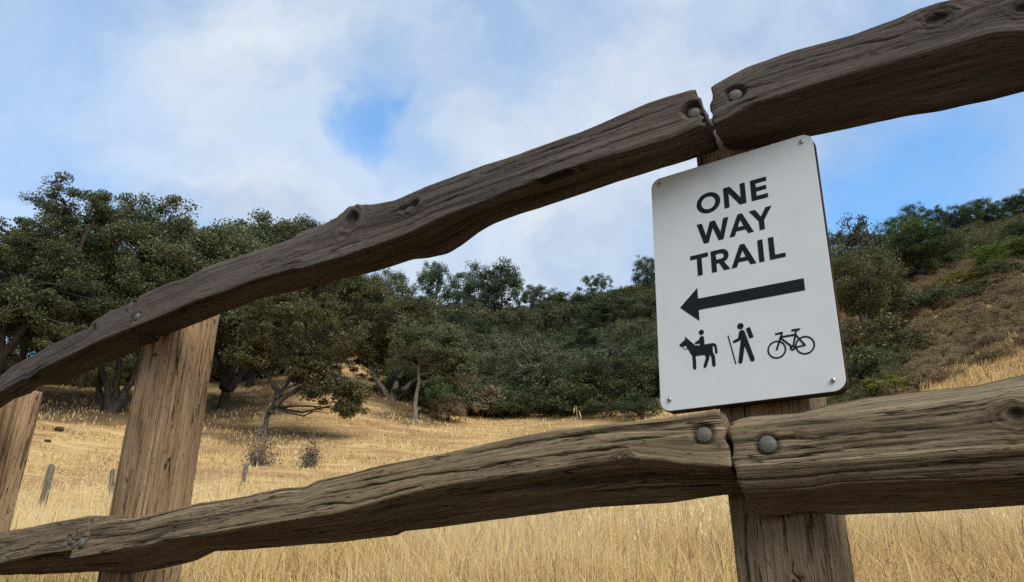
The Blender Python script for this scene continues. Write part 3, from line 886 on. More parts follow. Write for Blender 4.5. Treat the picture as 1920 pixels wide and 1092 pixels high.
def scatter(name, src, pts, rots, scs, label, cat):
    """ground cover nobody could count: points that carry copies of a crown mesh"""
    me = mesh(name, pts, attrs={'spin': np.stack([np.zeros(len(rots)), np.zeros(len(rots)), rots], 1), 'size': np.stack([scs, scs, scs * 1.0], 1)})
    o = link(name, me)
    ng = bpy.data.node_groups.new(name + '_scatter', 'GeometryNodeTree')
    ng.interface.new_socket('Geometry', in_out='INPUT', socket_type='NodeSocketGeometry')
    ng.interface.new_socket('Geometry', in_out='OUTPUT', socket_type='NodeSocketGeometry')
    gi, go = ng.nodes.new('NodeGroupInput'), ng.nodes.new('NodeGroupOutput')
    iop = ng.nodes.new('GeometryNodeInstanceOnPoints')
    oi = ng.nodes.new('GeometryNodeObjectInfo'); oi.inputs['Object'].default_value = src; oi.inputs['As Instance'].default_value = True
    oi.transform_space = 'ORIGINAL'
    a = ng.nodes.new('GeometryNodeInputNamedAttribute'); a.data_type = 'FLOAT_VECTOR'; a.inputs['Name'].default_value = 'spin'
    b = ng.nodes.new('GeometryNodeInputNamedAttribute'); b.data_type = 'FLOAT_VECTOR'; b.inputs['Name'].default_value = 'size'
    m2p = ng.nodes.new('GeometryNodeMeshToPoints')
    ng.links.new(gi.outputs[0], m2p.inputs[0]); ng.links.new(m2p.outputs[0], iop.inputs['Points'])
    ng.links.new(oi.outputs['Geometry'], iop.inputs['Instance'])
    ng.links.new(a.outputs[0], iop.inputs['Rotation']); ng.links.new(b.outputs[0], iop.inputs['Scale'])
    ng.links.new(iop.outputs[0], go.inputs[0])
    md = o.modifiers.new('scatter', 'NODES'); md.node_group = ng
    tag(o, label, cat, kind='stuff')
    return o


def scatter_zone(n, d0, d1, a0, a1, s0, s1, keep, seed, sink=.1):
    r = np.random.default_rng(seed)
    d = r.uniform(d0, d1, n); a = np.radians(r.uniform(a0, a1, n))
    x, y = d * np.sin(a), d * np.cos(a)
    k = keep(x, y, d, np.degrees(a)); x, y = x[k], y[k]
    s = r.uniform(s0, s1, len(x))
    return np.stack([x, y, height(x, y) - sink * s], 1), r.uniform(0, 6.28, len(x)), s


def build_brush():
    def crown_of(lbl):
        for o in scene.objects:
            if o.get('label') == lbl: return [c for c in o.children if c.name.split('.')[0] in ('foliage', 'crown')][0]
    bush = crown_of('dark low bush at the edge of the golden hollow')
    rust = crown_of('rusty brush behind the rounded brownish bush')
    olive = crown_of('dull olive bush at the foot of the pale green bush')
    # understory of the wood left of and behind the sign
    p = scatter_zone(850, 50, 130, -9, 19, .8, 1.5, lambda x, y, d, a: d > np.interp(a, [-9, -5, -2, 3, 6, 19], [61, 55, 53.5, 53, 50, 44]), 61)
    scatter('undergrowth', bush, *p, 'dark green undergrowth covering the wooded slope left of the sign', 'undergrowth')
    p = scatter_zone(560, 60, 150, 17, 50, .5, 1.1, lambda x, y, d, a: d > 62, 62)
    scatter('hillside_brush', olive, *p, 'olive and rusty brush covering the upper hillside right of the sign', 'brush')
    p = scatter_zone(2300, 27, 70, 22.5, 46, .10, .33, lambda x, y, d, a: d > np.interp(a, [22, 26, 30, 33, 36, 46], [29, 29, 28.5, 29, 30.5, 31]), 63)
    scatter('dry_scrub', rust, *p, 'low reddish brown scrub covering the slope above the lower rail on the right', 'scrub')
    p = scatter_zone(520, 28, 72, 22.5, 46, .16, .50, lambda x, y, d, a: (d > np.interp(a, [22, 26, 30, 33, 36, 46], [29, 29, 28.5, 29, 30.5, 31])) & (fbm(x * .12, y * .12, 0, 91, 2) > .05) & ((d > 44) | (a < 28.5)), 65)
    scatter('low_brush', olive, *p, 'low olive brush growing in drifts through the reddish scrub on the right slope', 'brush')
    p = scatter_zone(330, 60, 110, -46, -8, .9, 1.7, lambda x, y, d, a: (d > np.where((a > -15) & (a < -10), 84, 64)), 64)
    scatter('far_undergrowth', olive, *p, 'olive undergrowth between the oaks on the far left slope', 'undergrowth')


# ------------------------------------------------------------------ timber
def plane_hit(px, py, p0, n):
    d = ray(px, py)
    return d * ((p0 @ n) / (d @ n))


def timber_mesh(name, S, X, closed_ends=True):
    """S: (N,K,3) rings, X: dict of per-vertex arrays (N,K). Closed at both ends by shrinking rings."""
    N, K, _ = S.shape
    rings = [S]
    g = np.stack([X['s'], X['v'], X['k']], -1)
    G = [g]

    def cap(ring, gr, sgn):
        c = ring.mean(0)
        out, og = [], []
        for f in (.93, .75, .55, .35, .15):
            rr = c + (ring - c) * f
            out.append(rr)
            g2 = gr.copy(); g2[:, 1] = gr[:, 1] * .3 + np.linalg.norm(ring - c, axis=1) * f * 1.0
            g2[:, 0] = gr[:, 0] + f * .01 + np.arange(K) * .0004; g2[:, 2] = np.clip(gr[:, 2] + .12, 0, 1)
            og.append(g2)
        return out, og
    a, ga = cap(S[0], g[0], -1); b, gb = cap(S[-1], g[-1], 1)
    allr = np.concatenate([np.array(a[::-1]), S, np.array(b)]); allg = np.concatenate([np.array(ga[::-1]), g, np.array(gb)])
    M = len(allr)
    i, j = np.meshgrid(np.arange(M - 1), np.arange(K), indexing='ij')
    q = np.stack([i * K + j, (i + 1) * K + j, (i + 1) * K + (j + 1) % K, i * K + (j + 1) % K], -1).reshape(-1, 4)
    V = allr.reshape(-1, 3); Gf = allg.reshape(-1, 3)
    c0, c1 = allr[0].mean(0), allr[-1].mean(0)
    V = np.concatenate([V, [c0, c1]]); Gf = np.concatenate([Gf, [allg[0].mean(0), allg[-1].mean(0)]])
    k = np.arange(K)
    t = np.concatenate([np.stack([np.full(K, M * K), k, (k + 1) % K], 1), np.stack([np.full(K, M * K + 1), (M - 1) * K + (k + 1) % K, (M - 1) * K + k], 1)])
    return mesh(name, V, q, t, True, {'grain': Gf})


def section(corners, per, soft):
    """corners (N,C,2) -> (N,K,2) with rounded corners"""
    N, C, _ = corners.shape
    t = (np.arange(per) / per)[None, None, :, None]
    nxt = np.roll(corners, -1, 1)
    P = (corners[:, :, None] * (1 - t) + nxt[:, :, None] * t).reshape(N, C * per, 2)
    for _ in range(soft): P = (np.roll(P, 1, 1) + 2 * P + np.roll(P, -1, 1)) / 4
    return P


def grain_relief(s, v, knots, seed, amp):
    """returns grain line coordinate, knot darkness, outward relief (m)"""
    psi = v.copy(); dark = np.zeros_like(v); rel = np.zeros_like(v)
    for (ks, kv, R, depth, bulge) in knots:
        ds, dv = s - ks, v - kv
        q = np.sqrt((ds / 1.25) ** 2 + dv ** 2) * (1 + .22 * vnoise(ds / R * 1.1, dv / R * 1.1, 0, seed + 71)) + 1e-6
        out = dv * (1 - R ** 2 / np.maximum(q, R) ** 2 * np.exp(-np.maximum(q - R, 0) / (3 * R)))
        w = sstep(.75, 1.15, q / R)
        psi = psi - dv + np.where(np.abs(ds) < 12 * R, out * w + (1 - w) * (q * 1.3 + R * .2), dv)
        dark = np.maximum(dark, (1 - sstep(.35, 1.0, q / R)) * (.55 + .45 * sstep(-.4, .3, vnoise(ds * 160, dv * 160, 0, seed + 73))))
        ring = np.exp(-((q / R - 1.25) / .10) ** 2) * .30 * sstep(-.3, .3, vnoise(ds / R, dv / R, 3.3, seed + 72))
        dark = np.maximum(dark, ring)
        rel += bulge * np.exp(-(q / (2.6 * R)) ** 2) - depth * (1 - sstep(.25, .95, q / R)) + .0022 * np.sin(q / R * 9) * np.exp(-(q / R / 2.0) ** 2) * sstep(.7, 1.1, q / R)
    g1 = vnoise(psi * 170, s * 3.2, 0, seed); g2 = vnoise(psi * 420, s * 7, 0, seed + 5); g3 = vnoise(psi * 60, s * 1.6, 0, seed + 9)
    ridg = -np.clip(.16 - np.abs(vnoise(psi * 62, s * 1.2, 0, seed + 13)), 0, 1) * 2.2 * sstep(-.1, .35, vnoise(s * 1.6, psi * 16, 0, seed + 21))
    ridg -= np.clip(.10 - np.abs(vnoise(psi * 34, s * .7, 0, seed + 15)), 0, 1) * 5 * sstep(.1, .4, vnoise(s * 1.1, psi * 9, 0, seed + 25))
    rel += amp * (g1 * .8 + g2 * .5 + g3 * .9) + amp * 11 * ridg
    dark = np.maximum(dark, np.clip(-ridg * 2.6 - .2, 0, .8))
    return psi, dark, rel


def rail(name, parent, mat, p_front, edir, ndir, t, corners, s_range, seed, pits=(), knots=(), amp=.00042, step=.004, per=34, cracks=(), soft=2, lump=.002, end_skew=(0, 0), chips=()):
    """corners: list of (offset from back plane (towards the camera negative), pixel polyline or (ref index, dz)). Everything is solved on real planes."""
    S = np.arange(s_range[0], s_range[1] + step, step)
    cz = []
    for off, poly in corners:
        if isinstance(poly, tuple):
            cz.append(cz[poly[0]] + poly[1] + .004 * vnoise(S * 6, 0, 0, seed + 3)); continue
        p0 = p_front + ndir * off
        Q = np.array([plane_hit(x, y, p0, ndir) for x, y in poly])
        ss = (Q - p_front) @ edir; o = np.argsort(ss)
        ss, zz = ss[o], Q[o, 2]
        dz = np.gradient(zz, ss)
        z = np.interp(S, ss, zz)
        ext_l = S < ss[0]; ext_r = S > ss[-1]
        kk = min(len(ss) - 1, 2)
        sl = np.clip((zz[kk] - zz[0]) / (ss[kk] - ss[0]), -.15, .15); sr = np.clip((zz[-1] - zz[-1 - kk]) / (ss[-1] - ss[-1 - kk]), -.15, .15)
        z = np.where(ext_l, zz[0] + (S - ss[0]) * sl, z); z = np.where(ext_r, zz[-1] + (S - ss[-1]) * sr, z)
        kr = np.hanning(9); kr /= kr.sum()
        cz.append(np.convolve(np.pad(z, 4, 'edge'), kr, 'valid'))
    Cn = np.stack([np.stack([np.full(len(S), off), z], -1) for (off, _), z in zip(corners, cz)], 1)
    P = section(Cn, per, soft)
    N, K, _ = P.shape
    seg = np.linalg.norm(np.roll(P, -1, 1) - P, axis=2)
    v = np.cumsum(seg.mean(0)) ; v = np.broadcast_to(v, (N, K)).copy()
    s2 = np.broadcast_to(S[:, None], (N, K)).copy()
    # outward normals in the section
    T = np.roll(P, -1, 1) - np.roll(P, 1, 1)
    nr = np.stack([T[..., 1], -T[..., 0]], -1); nr /= np.linalg.norm(nr, axis=2)[..., None] + 1e-9
    cen = P.mean(1, keepdims=True)
    sg = np.sign(((P - cen) * nr).sum(-1).mean()); nr *= sg
    kl = []
    fo = min(c[0] for c in corners)
    for (px, py, R, depth, bulge) in knots:
        q = plane_hit(px, py, p_front + ndir * fo, ndir); ks = float((q - p_front) @ edir); kz = q[2]
        i = int(np.clip(np.searchsorted(S, ks), 0, N - 1))
        cand = np.where(P[i, :, 0] < fo + .02)[0]
        j = cand[np.argmin(np.abs(P[i, cand, 1] - kz))]
        kl.append((ks, v[i, j], R, depth, bulge))
    psi, dark, rel = grain_relief(s2, v, kl, seed, amp)
    rel += lump * fbm(s2 * 4, v * 5, 0, seed + 31, 3)
    rel += .0007 * np.clip(fbm(s2 * 22, v * 40, 0, seed + 41, 3), -.2, 1)
    front = sstep(fo + .03, fo + .012, P[..., 0])
    for ci, (line, cd, cw) in enumerate(cracks):
        Q = np.array([plane_hit(x, y, p_front + ndir * fo, ndir) for x, y in line])
        cs_, cz_ = (Q - p_front) @ edir, Q[:, 2]
        oo = np.argsort(cs_); cs_, cz_ = cs_[oo], cz_[oo]
        zl = np.interp(S, cs_, cz_) + .0012 * vnoise(S * 60, ci * 3.1, 0, seed + 81)
        fade = np.clip((S - cs_[0]) / .04, 0, 1) * np.clip((cs_[-1] - S) / .04, 0, 1) * (.65 + .35 * vnoise(S * 18, ci, 0, seed + 82))
        dz = np.abs(P[..., 1] - zl[:, None])
        prof = np.clip(1 - dz / (1.0 * cw * (.7 + .5 * vnoise(S * 25, ci + .5, 0, seed + 83)))[:, None], 0, 1) * fade[:, None] * front
        rel -= .9 * cd * prof
        dark = np.maximum(dark, 1.0 * sstep(.02, .40, prof))
    # crumbly arrises
    P = P + nr * rel[..., None]
    bolts = []
    for (px, py, rb, rec, br) in pits:
        q = plane_hit(px, py, p_front + ndir * fo, ndir); ks = float((q - p_front) @ edir); kz = q[2]
        dd = np.hypot(s2 - ks, (P[..., 1] - kz) * 1.1 - .0015) + .003 * fbm(s2 * 60, P[..., 1] * 60, 0, seed + 51, 2)
        dep = rec * (1 - sstep(.85, 1.2, dd / rb)) * front
        P[..., 0] += dep
        dark = np.maximum(dark, .75 * (1 - sstep(.9, 1.25, dd / rb)) * front)
        bolts.append((ks, kz, rec, br))
    # ends: rough, slightly skewed
    e = np.zeros((N, K))
    e[0] = end_skew[0] * (P[0, :, 1] - P[0, :, 1].mean()); e[-1] = end_skew[1] * (P[-1, :, 1] - P[-1, :, 1].mean())
    for k in range(1, 12):
        f = 1 - k / 12
        e[k] = e[0] * f; e[-1 - k] = e[-1] * f
    for idx, sg in ((0, -1), (-1, 1)):
        for k in range(5):
            ii = k if idx == 0 else -1 - k
            sh = 1 - .035 * max(0, (2 - k)) / 2
            c = P[ii].mean(0); P[ii] = c + (P[ii] - c) * sh
    e[0] += .004 * vnoise(P[0, :, 0] * 90, P[0, :, 1] * 90, 0, seed); e[-1] += .004 * vnoise(P[-1, :, 0] * 90, P[-1, :, 1] * 90, 0, seed)
    W = p_front * np.array([1, 1, 0]) + (s2 + e)[..., None] * edir + P[..., 0:1] * ndir
    W[..., 2] = P[..., 1]
    o = link(name, timber_mesh(name, W, {'s': s2 + seed * .37, 'v': psi + seed * 1.3, 'k': dark}), mat, parent)
    for (ks, kz, rec, br) in bolts:
        if br <= 0: continue
        c = p_front * np.array([1, 1, 0]) + edir * ks + ndir * (fo + rec - .0005); c = np.array([c[0], c[1], kz])
        b = link('bolt', dome_mesh(br * .88, br * .34), STEEL, o)
        b.matrix_world = Matrix(((edir[0], ndir[0], 0, c[0]), (edir[1], ndir[1], 0, c[1]), (0, 0, 1, c[2]), (0, 0, 0, 1)))
    return o


def dome_mesh(r, h, key=[{}]):
    """carriage bolt head, axis along local -Y"""
    if (r, h) in key[0]: return key[0][(r, h)]
    n, m = 28, 8
    V, Q, T = [], [], []
    prof = [(r * .98, -.006), (r, 0.0005)] + [(r * math.cos(a), .0012 + h * math.sin(a)) for a in np.linspace(0.02, math.pi / 2 * .97, m)]
    for (rr, y) in prof:
        for k in range(n):
            a = 2 * math.pi * k / n
            V.append((rr * math.cos(a), -y, rr * math.sin(a)))
    for i in range(len(prof) - 1):
        for k in range(n):
            Q.append((i * n + k, i * n + (k + 1) % n, (i + 1) * n + (k + 1) % n, (i + 1) * n + k))
    V.append((0, -prof[-1][1], 0))
    for k in range(n): T.append(((len(prof) - 1) * n + k, (len(prof) - 1) * n + (k + 1) % n, len(V) - 1))
    key[0][(r, h)] = mesh('bolt', V, Q, T, True)
    return key[0][(r, h)]


def post(name, parent, mat, corner, az, side, z0, z1, seed, a=.145, b=.145, top_cut=0.0, knots=(), amp=.0007, lean=(0, 0), soft=3):
    """square post: corner = plan position of its near front corner; az = direction of the front face away from it, side = direction of the end face"""
    u = np.array([math.sin(az), math.cos(az)]); w = np.array([math.sin(side), math.cos(side)])
    c = np.array(corner[:2])
    cs = np.array([c, c + u * a, c + u * a + w * b, c + w * b])
    Zs = np.arange(z0, z1, .008)
    Cn = np.broadcast_to(cs[None], (len(Zs), 4, 2))
    P = section(Cn, 22, soft)
    N, K, _ = P.shape
    P = P.copy()
    seg = np.linalg.norm(np.roll(P, -1, 1) - P, axis=2); v = np.broadcast_to(np.cumsum(seg.mean(0)), (N, K)).copy()
    s2 = np.broadcast_to(Zs[:, None], (N, K)).copy()
    T = np.roll(P, -1, 1) - np.roll(P, 1, 1)
    nr = np.stack([T[..., 1], -T[..., 0]], -1); nr /= np.linalg.norm(nr, axis=2)[..., None] + 1e-9
    cen = P.mean(1, keepdims=True); nr *= np.sign(((P - cen) * nr).sum(-1).mean())
    psi, dark, rel = grain_relief(s2, v, list(knots), seed, amp)
    rel += .002 * fbm(s2 * 3, v * 12, 0, seed + 31, 3)
    P += nr * rel[..., None]
    P += np.stack([lean[0] * (s2 - .5), lean[1] * (s2 - .5)], -1)
    W = np.concatenate([P, s2[..., None]], -1)
    return link(name, timber_mesh(name, W, {'s': s2 + seed * .71, 'v': psi + seed * .9, 'k': dark}), mat, parent)


def build_fence():
    fence = empty('wooden_fence', (float(FO[0]), float(FO[1]), float(height(FO[0], FO[1]))))
    tag(fence, 'rustic rail fence of rough timber rails bolted to square posts', 'fence')
    root_inv = None
    t = .10
    o = FO
    # upper rails
    U2t = [(1313, 163), (1219, 191), (1096, 243), (972, 290), (910, 309), (807, 348), (740, 377), (700, 384.5), (667, 384), (651, 391), (634, 406), (601, 422), (560, 434), (549, 446), (476, 472), (388, 501), (366, 512), (346, 522), (322, 528), (264, 553), (253, 564)]
    U2f = [(1322, 232), (1260, 259), (1178, 284), (1108, 302), (972, 352), (931, 368), (848, 401), (815, 414), (766, 438), (704, 461), (642, 482), (560, 506), (549, 504), (465, 529), (421, 547), (366, 564), (311, 589), (244, 616)]
    U2b = [(1302, 296), (1178, 335), (1071, 370), (972, 403), (923, 422), (898, 436), (869, 459), (840, 477), (807, 484.5), (774, 487), (725, 504), (642, 526), (560, 547), (487, 562), (406, 593), (322, 626), (293, 635), (267, 638)]
    rail('rail', fence, W_UP, o, FE, FN, t, [(-.012, (1, 0.0)), (-t, U2t), (-t, U2f), (-.004, U2b)][1:] + [(-.012, (0, -.008))], (-1.590, -.030), 11,
         pits=[(1297, 206, .0165, .013, .0125), (257, 594, .015, .002, .0125)], knots=[(661, 410, .017, .012, .003), (777, 383, .011, .006, .001), (758, 392, .008, .004, 0)], cracks=[([(890, 332), (972, 303), (1096, 259), (1219, 216), (1285, 190)], .006, .0032), ([(968, 349), (1017, 335), (1108, 304)], .008, .005), ([(725, 404), (790, 376)], .005, .004), ([(575, 449), (618, 436)], .004, .003), ([(465, 515), (560, 480), (640, 455)], .003, .0025), ([(985, 325), (1150, 268), (1290, 222)], .003, .0025)], end_skew=(.05, -.12), soft=2)
    U3t = [(1335, 161), (1403, 124), (1488, 94), (1594, 64), (1683, 32), (1718, 16), (1771, 2), (1850, -24), (1920, -52), (2100, -120)]
    U3f = [(1350, 228), (1382, 212.5), (1410, 193), (1452, 182), (1541, 154), (1630, 127.5), (1736, 97), (1807, 76), (1860, 60), (1895, 57), (1920, 58), (2100, 30)]
    U3b = [(1371, 283), (1430, 275), (1523, 257), (1594, 243), (1700, 221), (1764, 212.5), (1796, 204), (1860, 191), (1920, 175), (2100, 135)]
    rail('rail', fence, W_UP, o, FE, FN, t, [(-t, U3t), (-t, U3f), (-.004, U3b), (-.012, (0, -.008))], (-.008, .85), 12,
         pits=[(1377, 176, .0165, .007, .0135)], knots=[(1765, 30, .015, .006, .002), (1748, 38, .011, .004, 0), (1915, 16, .012, .006, .001)], cracks=[([(1392, 142), (1495, 113), (1594, 85), (1720, 62)], .005, .003), ([(1350, 214), (1389, 194), (1450, 176)], .006, .0035), ([(1345, 190), (1400, 165), (1470, 150)], .004, .003), ([(1500, 135), (1640, 100), (1760, 70)], .003, .0025)], end_skew=(.05, 0), soft=2)
    # left rails run off at another angle
    e1 = np.array([math.sin(rad(130)), math.cos(rad(130)), 0.0]); n1 = np.array([-e1[1], e1[0], 0.0])
    n1 = n1 if n1[1] > 0 else -n1
    j1 = plane_hit(255, 590, o - FN * t, FN); o1 = (j1 + n1 * t) * np.array([1, 1, 0])
    U1t = [(253.5, 564), (205, 584), (173, 603), (167, 614), (150, 621), (102.6, 644), (58.6, 667.5), (20.5, 688), (0, 705.6), (-60, 742)]
    U1f = [(243, 616), (187.5, 638), (140.7, 661.7), (73, 694), (50, 713), (41, 714), (0, 737), (-60, 768)]
    U1b = [(274, 649), (234, 670), (176, 691), (146.5, 705.6), (126, 717), (117, 723), (76, 724), (58.6, 738), (29, 747), (0, 767), (-60, 800)]
    rail('rail', fence, W_UP, o1, e1, n1, t, [(-t * .93, U1t), (-t * .93, U1f), (-.004, U1b), (-.012, (0, -.006))], (-1.75, -.055), 13, pits=[(236, 584, .007, .004, 0), (176, 614, .012, .004, 0)], end_skew=(0, -.1), soft=2)
    # lower rails
    L2t = [(147, 988), (158, 983), (206, 974), (254, 971.6), (294, 962), (368, 944), (460, 931), (526, 916), (572, 914), (589, 904), (600, 900), (640, 891), (692, 877.7), (821, 852), (931, 828), (1041.7, 806), (1115, 796.7), (1240, 785), (1280, 779), (1350, 766)]
    L2f = [(140, 1047), (221, 1032), (287, 1019), (305.5, 1012), (350, 1008), (442, 992), (534, 977), (640, 961), (747, 931), (821, 914.5), (931, 896), (1041.7, 879.5), (1115, 866.7), (1174, 859), (1240, 864), (1280, 872), (1362, 877)]
    L2b = [(184, 1073), (257.6, 1075), (316.5, 1065), (368, 1052.5), (405, 1034), (453, 1033), (552, 1027), (622, 1020), (640, 1018), (747, 1006.5), (757, 999), (786, 996), (894, 982.6), (1005, 968), (1115, 955), (1240, 947.6), (1348, 933)]
    rail('rail', fence, W_LOW, o, FE, FN, t, [(-t, L2t), (-t, L2f), (-.004, L2b), (-.012, (0, -.008))], (-1.625, -.040), 21,
         pits=[(1319, 816, .0175, .004, .0142), (153, 1018, .016, .001, .013)], knots=[(1172, 858, .008, .002, .0)], cracks=[([(600, 929), (692, 911), (806, 889), (894, 881), (950, 868.5), (1078, 848), (1189, 837)], .007, .0036), ([(590, 945), (663, 944), (747, 922), (810, 905)], .006, .0036), ([(858, 857), (1005, 828), (1152, 808), (1270, 797)], .005, .003), ([(158, 1014), (258, 999), (331, 981), (478, 955), (540, 947)], .005, .003), ([(206, 1021), (294, 1012), (361, 1001), (478, 979), (600, 955)], .004, .003), ([(610, 915), (700, 897), (830, 872)], .004, .0028), ([(1120, 832), (1240, 818), (1300, 812)], .004, .0028)], amp=.00065, lump=.0018, end_skew=(.03, -.1), soft=2)
    L3t = [(1389, 786), (1406, 781), (1501, 775), (1546, 761), (1621, 747), (1723, 735), (1825, 725), (1920, 703), (2100, 660)]
    L3e = [(1377, 798), (1406, 796), (1498, 785), (1552, 781), (1621, 771), (1757, 756), (1920, 735), (2100, 712)]
    L3f = [(1382, 880), (1484, 875), (1563, 868), (1655, 860), (1791, 849), (1920, 839), (2100, 822)]
    L3l = [(1392, 924), (1518, 917.5), (1576, 907), (1723, 900), (1920, 892), (2100, 884)]
    L3b = [(1411, 974), (1426, 977), (1470, 969), (1518, 961), (1545, 965), (1573, 970), (1723, 962.5), (1920, 948), (2100, 934)]
    rail('rail', fence, W_LOW, o, FE, FN, t, [(-t * .45, L3t), (-t, L3e), (-t, L3f), (-t * .78, L3l), (-.004, L3b), (-.012, (0, -.01))], (-.029, .85), 22,
         pits=[(1439, 834, .0178, .003, .0148)], knots=[(1905, 779, .012, .008, .002), (1500, 812, .004, .001, 0)], cracks=[([(1384, 826), (1491, 822), (1621, 812), (1757, 802), (1920, 785)], .006, .003), ([(1384, 863), (1498, 856), (1621, 837), (1791, 822)], .005, .003), ([(1460, 846), (1600, 828), (1720, 815)], .004, .0025), ([(1384, 806), (1480, 798), (1600, 786)], .004, .0025)], amp=.0007, per=25, lump=.0018, end_skew=(-.05, 0), soft=3)
    L1t = [(158, 969), (149, 971), (86, 984), (0, 997), (-60, 1009)]
    L1f = [(137, 1030), (69, 1040), (0, 1057), (-60, 1070)]
    L1b = [(160, 1075), (86, 1078.6), (0, 1079), (-60, 1080)]
    rail('rail', fence, W_LOW, o1, e1, n1, t, [(-t, L1t), (-t, L1f), (-.004, L1b), (-.012, (0, .004))], (-1.75, .004), 23, pits=[(129, 1013, .014, .005, .012)], amp=.00065, end_skew=(0, -.05))
    # posts
    d126 = rad(126.2)
    fr = o + FE * -.075
    post('post', fence, W_POST_G, (o + FE * .070)[:2], d126 + math.pi, d126 - math.pi / 2, -.7, .893, 31, knots=[(.05, .05, .008, .004, 0)], lean=(-.006, 0))
    c1 = plane_hit(322, 630, o, FN); c1b = plane_hit(263, 962, o, FN)
    lean1 = (c1 - c1b)[:2] / (c1 - c1b)[2]
    cm = c1b[:2] + lean1 * (.5 - c1b[2])
    post('post', fence, W_POST, cm, rad(123) + math.pi, rad(33), -.7, .815, 32, knots=[(.30, .33, .009, .008, 0), (.29, .09, .008, .008, 0), (.66, .50, .006, .004, 0), (.44, .075, .006, .004, 0)], lean=lean1)
    c0 = plane_hit(-6, 768, o1, n1); c0b = plane_hit(-73, 1020, o1, n1)
    lean0 = (c0 - c0b)[:2] / (c0 - c0b)[2]
    cm0 = c0b[:2] + lean0 * (.5 - c0b[2])
    post('post', fence, W_POST, cm0, rad(130) + math.pi, rad(40), -.8, .76, 33, knots=[(.3, .45, .008, .005, 0)], lean=lean0)
    # children sit in world coordinates: keep the empty's own place out of their transform
    fence_loc = fence.location.copy()
    for ch in fence.children:
        ch.matrix_parent_inverse = Matrix.Translation(-fence_loc)
    for ch in fence.children:
        for g in ch.children: g.matrix_parent_inverse = Matrix.Identity(4)
    return fence


# ------------------------------------------------------------------ sign
SIGN_O = np.array([.2666, 1.2864, .7764]); SAZ = rad(126.2); SROLL = rad(-.96)
_sx = np.array([math.sin(SAZ), math.cos(SAZ), 0.0])
SX = _sx * math.cos(SROLL) + np.array([0, 0, math.sin(SROLL)])
SZ = -_sx * math.sin(SROLL) + np.array([0, 0, math.cos(SROLL)])
SN = np.cross(SX, SZ); SN = SN if SN[1] > 0 else -SN        # away from the camera


def rrect(x0, y0, x1, y1, r, n=8):
    pts = []
    for cx, cy, a0 in ((x1 - r, y1 - r, 0), (x0 + r, y1 - r, 90), (x0 + r, y0 + r, 180), (x1 - r, y0 + r, 270)):
        for k in range(n + 1):
            a = rad(a0 + 90 * k / n); pts.append((cx + r * math.cos(a), cy + r * math.sin(a)))
    return pts


def circle(cx, cy, r, n=32, ry=None):
    return [(cx + r * math.cos(2 * math.pi * k / n), cy + (ry or r) * math.sin(2 * math.pi * k / n)) for k in range(n)]


def stroke(p, q, w, cap=True):
    p, q = np.array(p, float), np.array(q, float)
    d = (q - p) / np.linalg.norm(q - p); a = math.atan2(d[1], d[0]); r = w / 2
    out = []
    for c, a0 in ((q, a - math.pi / 2), (p, a + math.pi / 2)):
        ks = 8 if cap else 1
        for k in range(ks + 1):
            t = a0 + math.pi * k / ks
            out.append((c[0] + r * math.cos(t), c[1] + r * math.sin(t)))
    return out


def flat_art(name, shapes, parent, mat, lift=.00045, label=None):
    """shapes: list of [outer, hole, ...] in sign millimetres (x right, y down)"""
    V, T = [], []
    for k, loops in enumerate(shapes):
        if isinstance(loops[0][0], (int, float)): loops = [loops]
        pts = [Vector((x / 1000, -(lift + k * .00004), -y / 1000)) for lp in loops for x, y in lp]
        vl = [[Vector((x, y, 0)) for x, y in lp] for lp in loops]
        off = len(V); V += [tuple(p) for p in pts]
        for a, b, c in tessellate_polygon(vl): T.append((off + a, off + b, off + c))
    V = np.array(V); T = np.array(T)
    # face the viewer of the sign (local -Y)
    n = np.cross(V[T[:, 1]] - V[T[:, 0]], V[T[:, 2]] - V[T[:, 0]])
    fl = n[:, 1] > 0
    T[fl] = T[fl][:, ::-1]
    o = link(name, mesh(name, V, None, T), mat, parent)
    if label: o['label'] = label
    return o


def slab(name, outline, y0, y1, parent, mat, bev=.0004, grain=False):
    """plate with small rounded arris; local y is depth, front at y0"""
    pts = np.array(outline) / 1000.0
    c = pts.mean(0); n = len(pts)

    def ring(y, ins):
        d = pts - c; L = np.linalg.norm(d, axis=1, keepdims=True)
        p = c + d * (1 - ins / L)
        return [(x, y, -z) for x, z in p]
    rings = [ring(y0, bev), ring(y0 + bev, 0), ring(y1 - bev, 0), ring(y1, bev)]
    V = [v for r_ in rings for v in r_]
    Q = [(i * n + k, i * n + (k + 1) % n, (i + 1) * n + (k + 1) % n, (i + 1) * n + k) for i in range(3) for k in range(n)]
    V += [(c[0], y0, -c[1]), (c[0], y1, -c[1])]
    T = [(4 * n, (k + 1) % n, k) for k in range(n)] + [(4 * n + 1, 3 * n + k, 3 * n + (k + 1) % n) for k in range(n)]
    V = np.array(V)
    at = {'grain': np.stack([V[:, 2], V[:, 0] + V[:, 1] * 2.0, np.zeros(len(V))], 1)} if grain else None
    return link(name, mesh(name, V, Q, T, False, at), mat, parent)


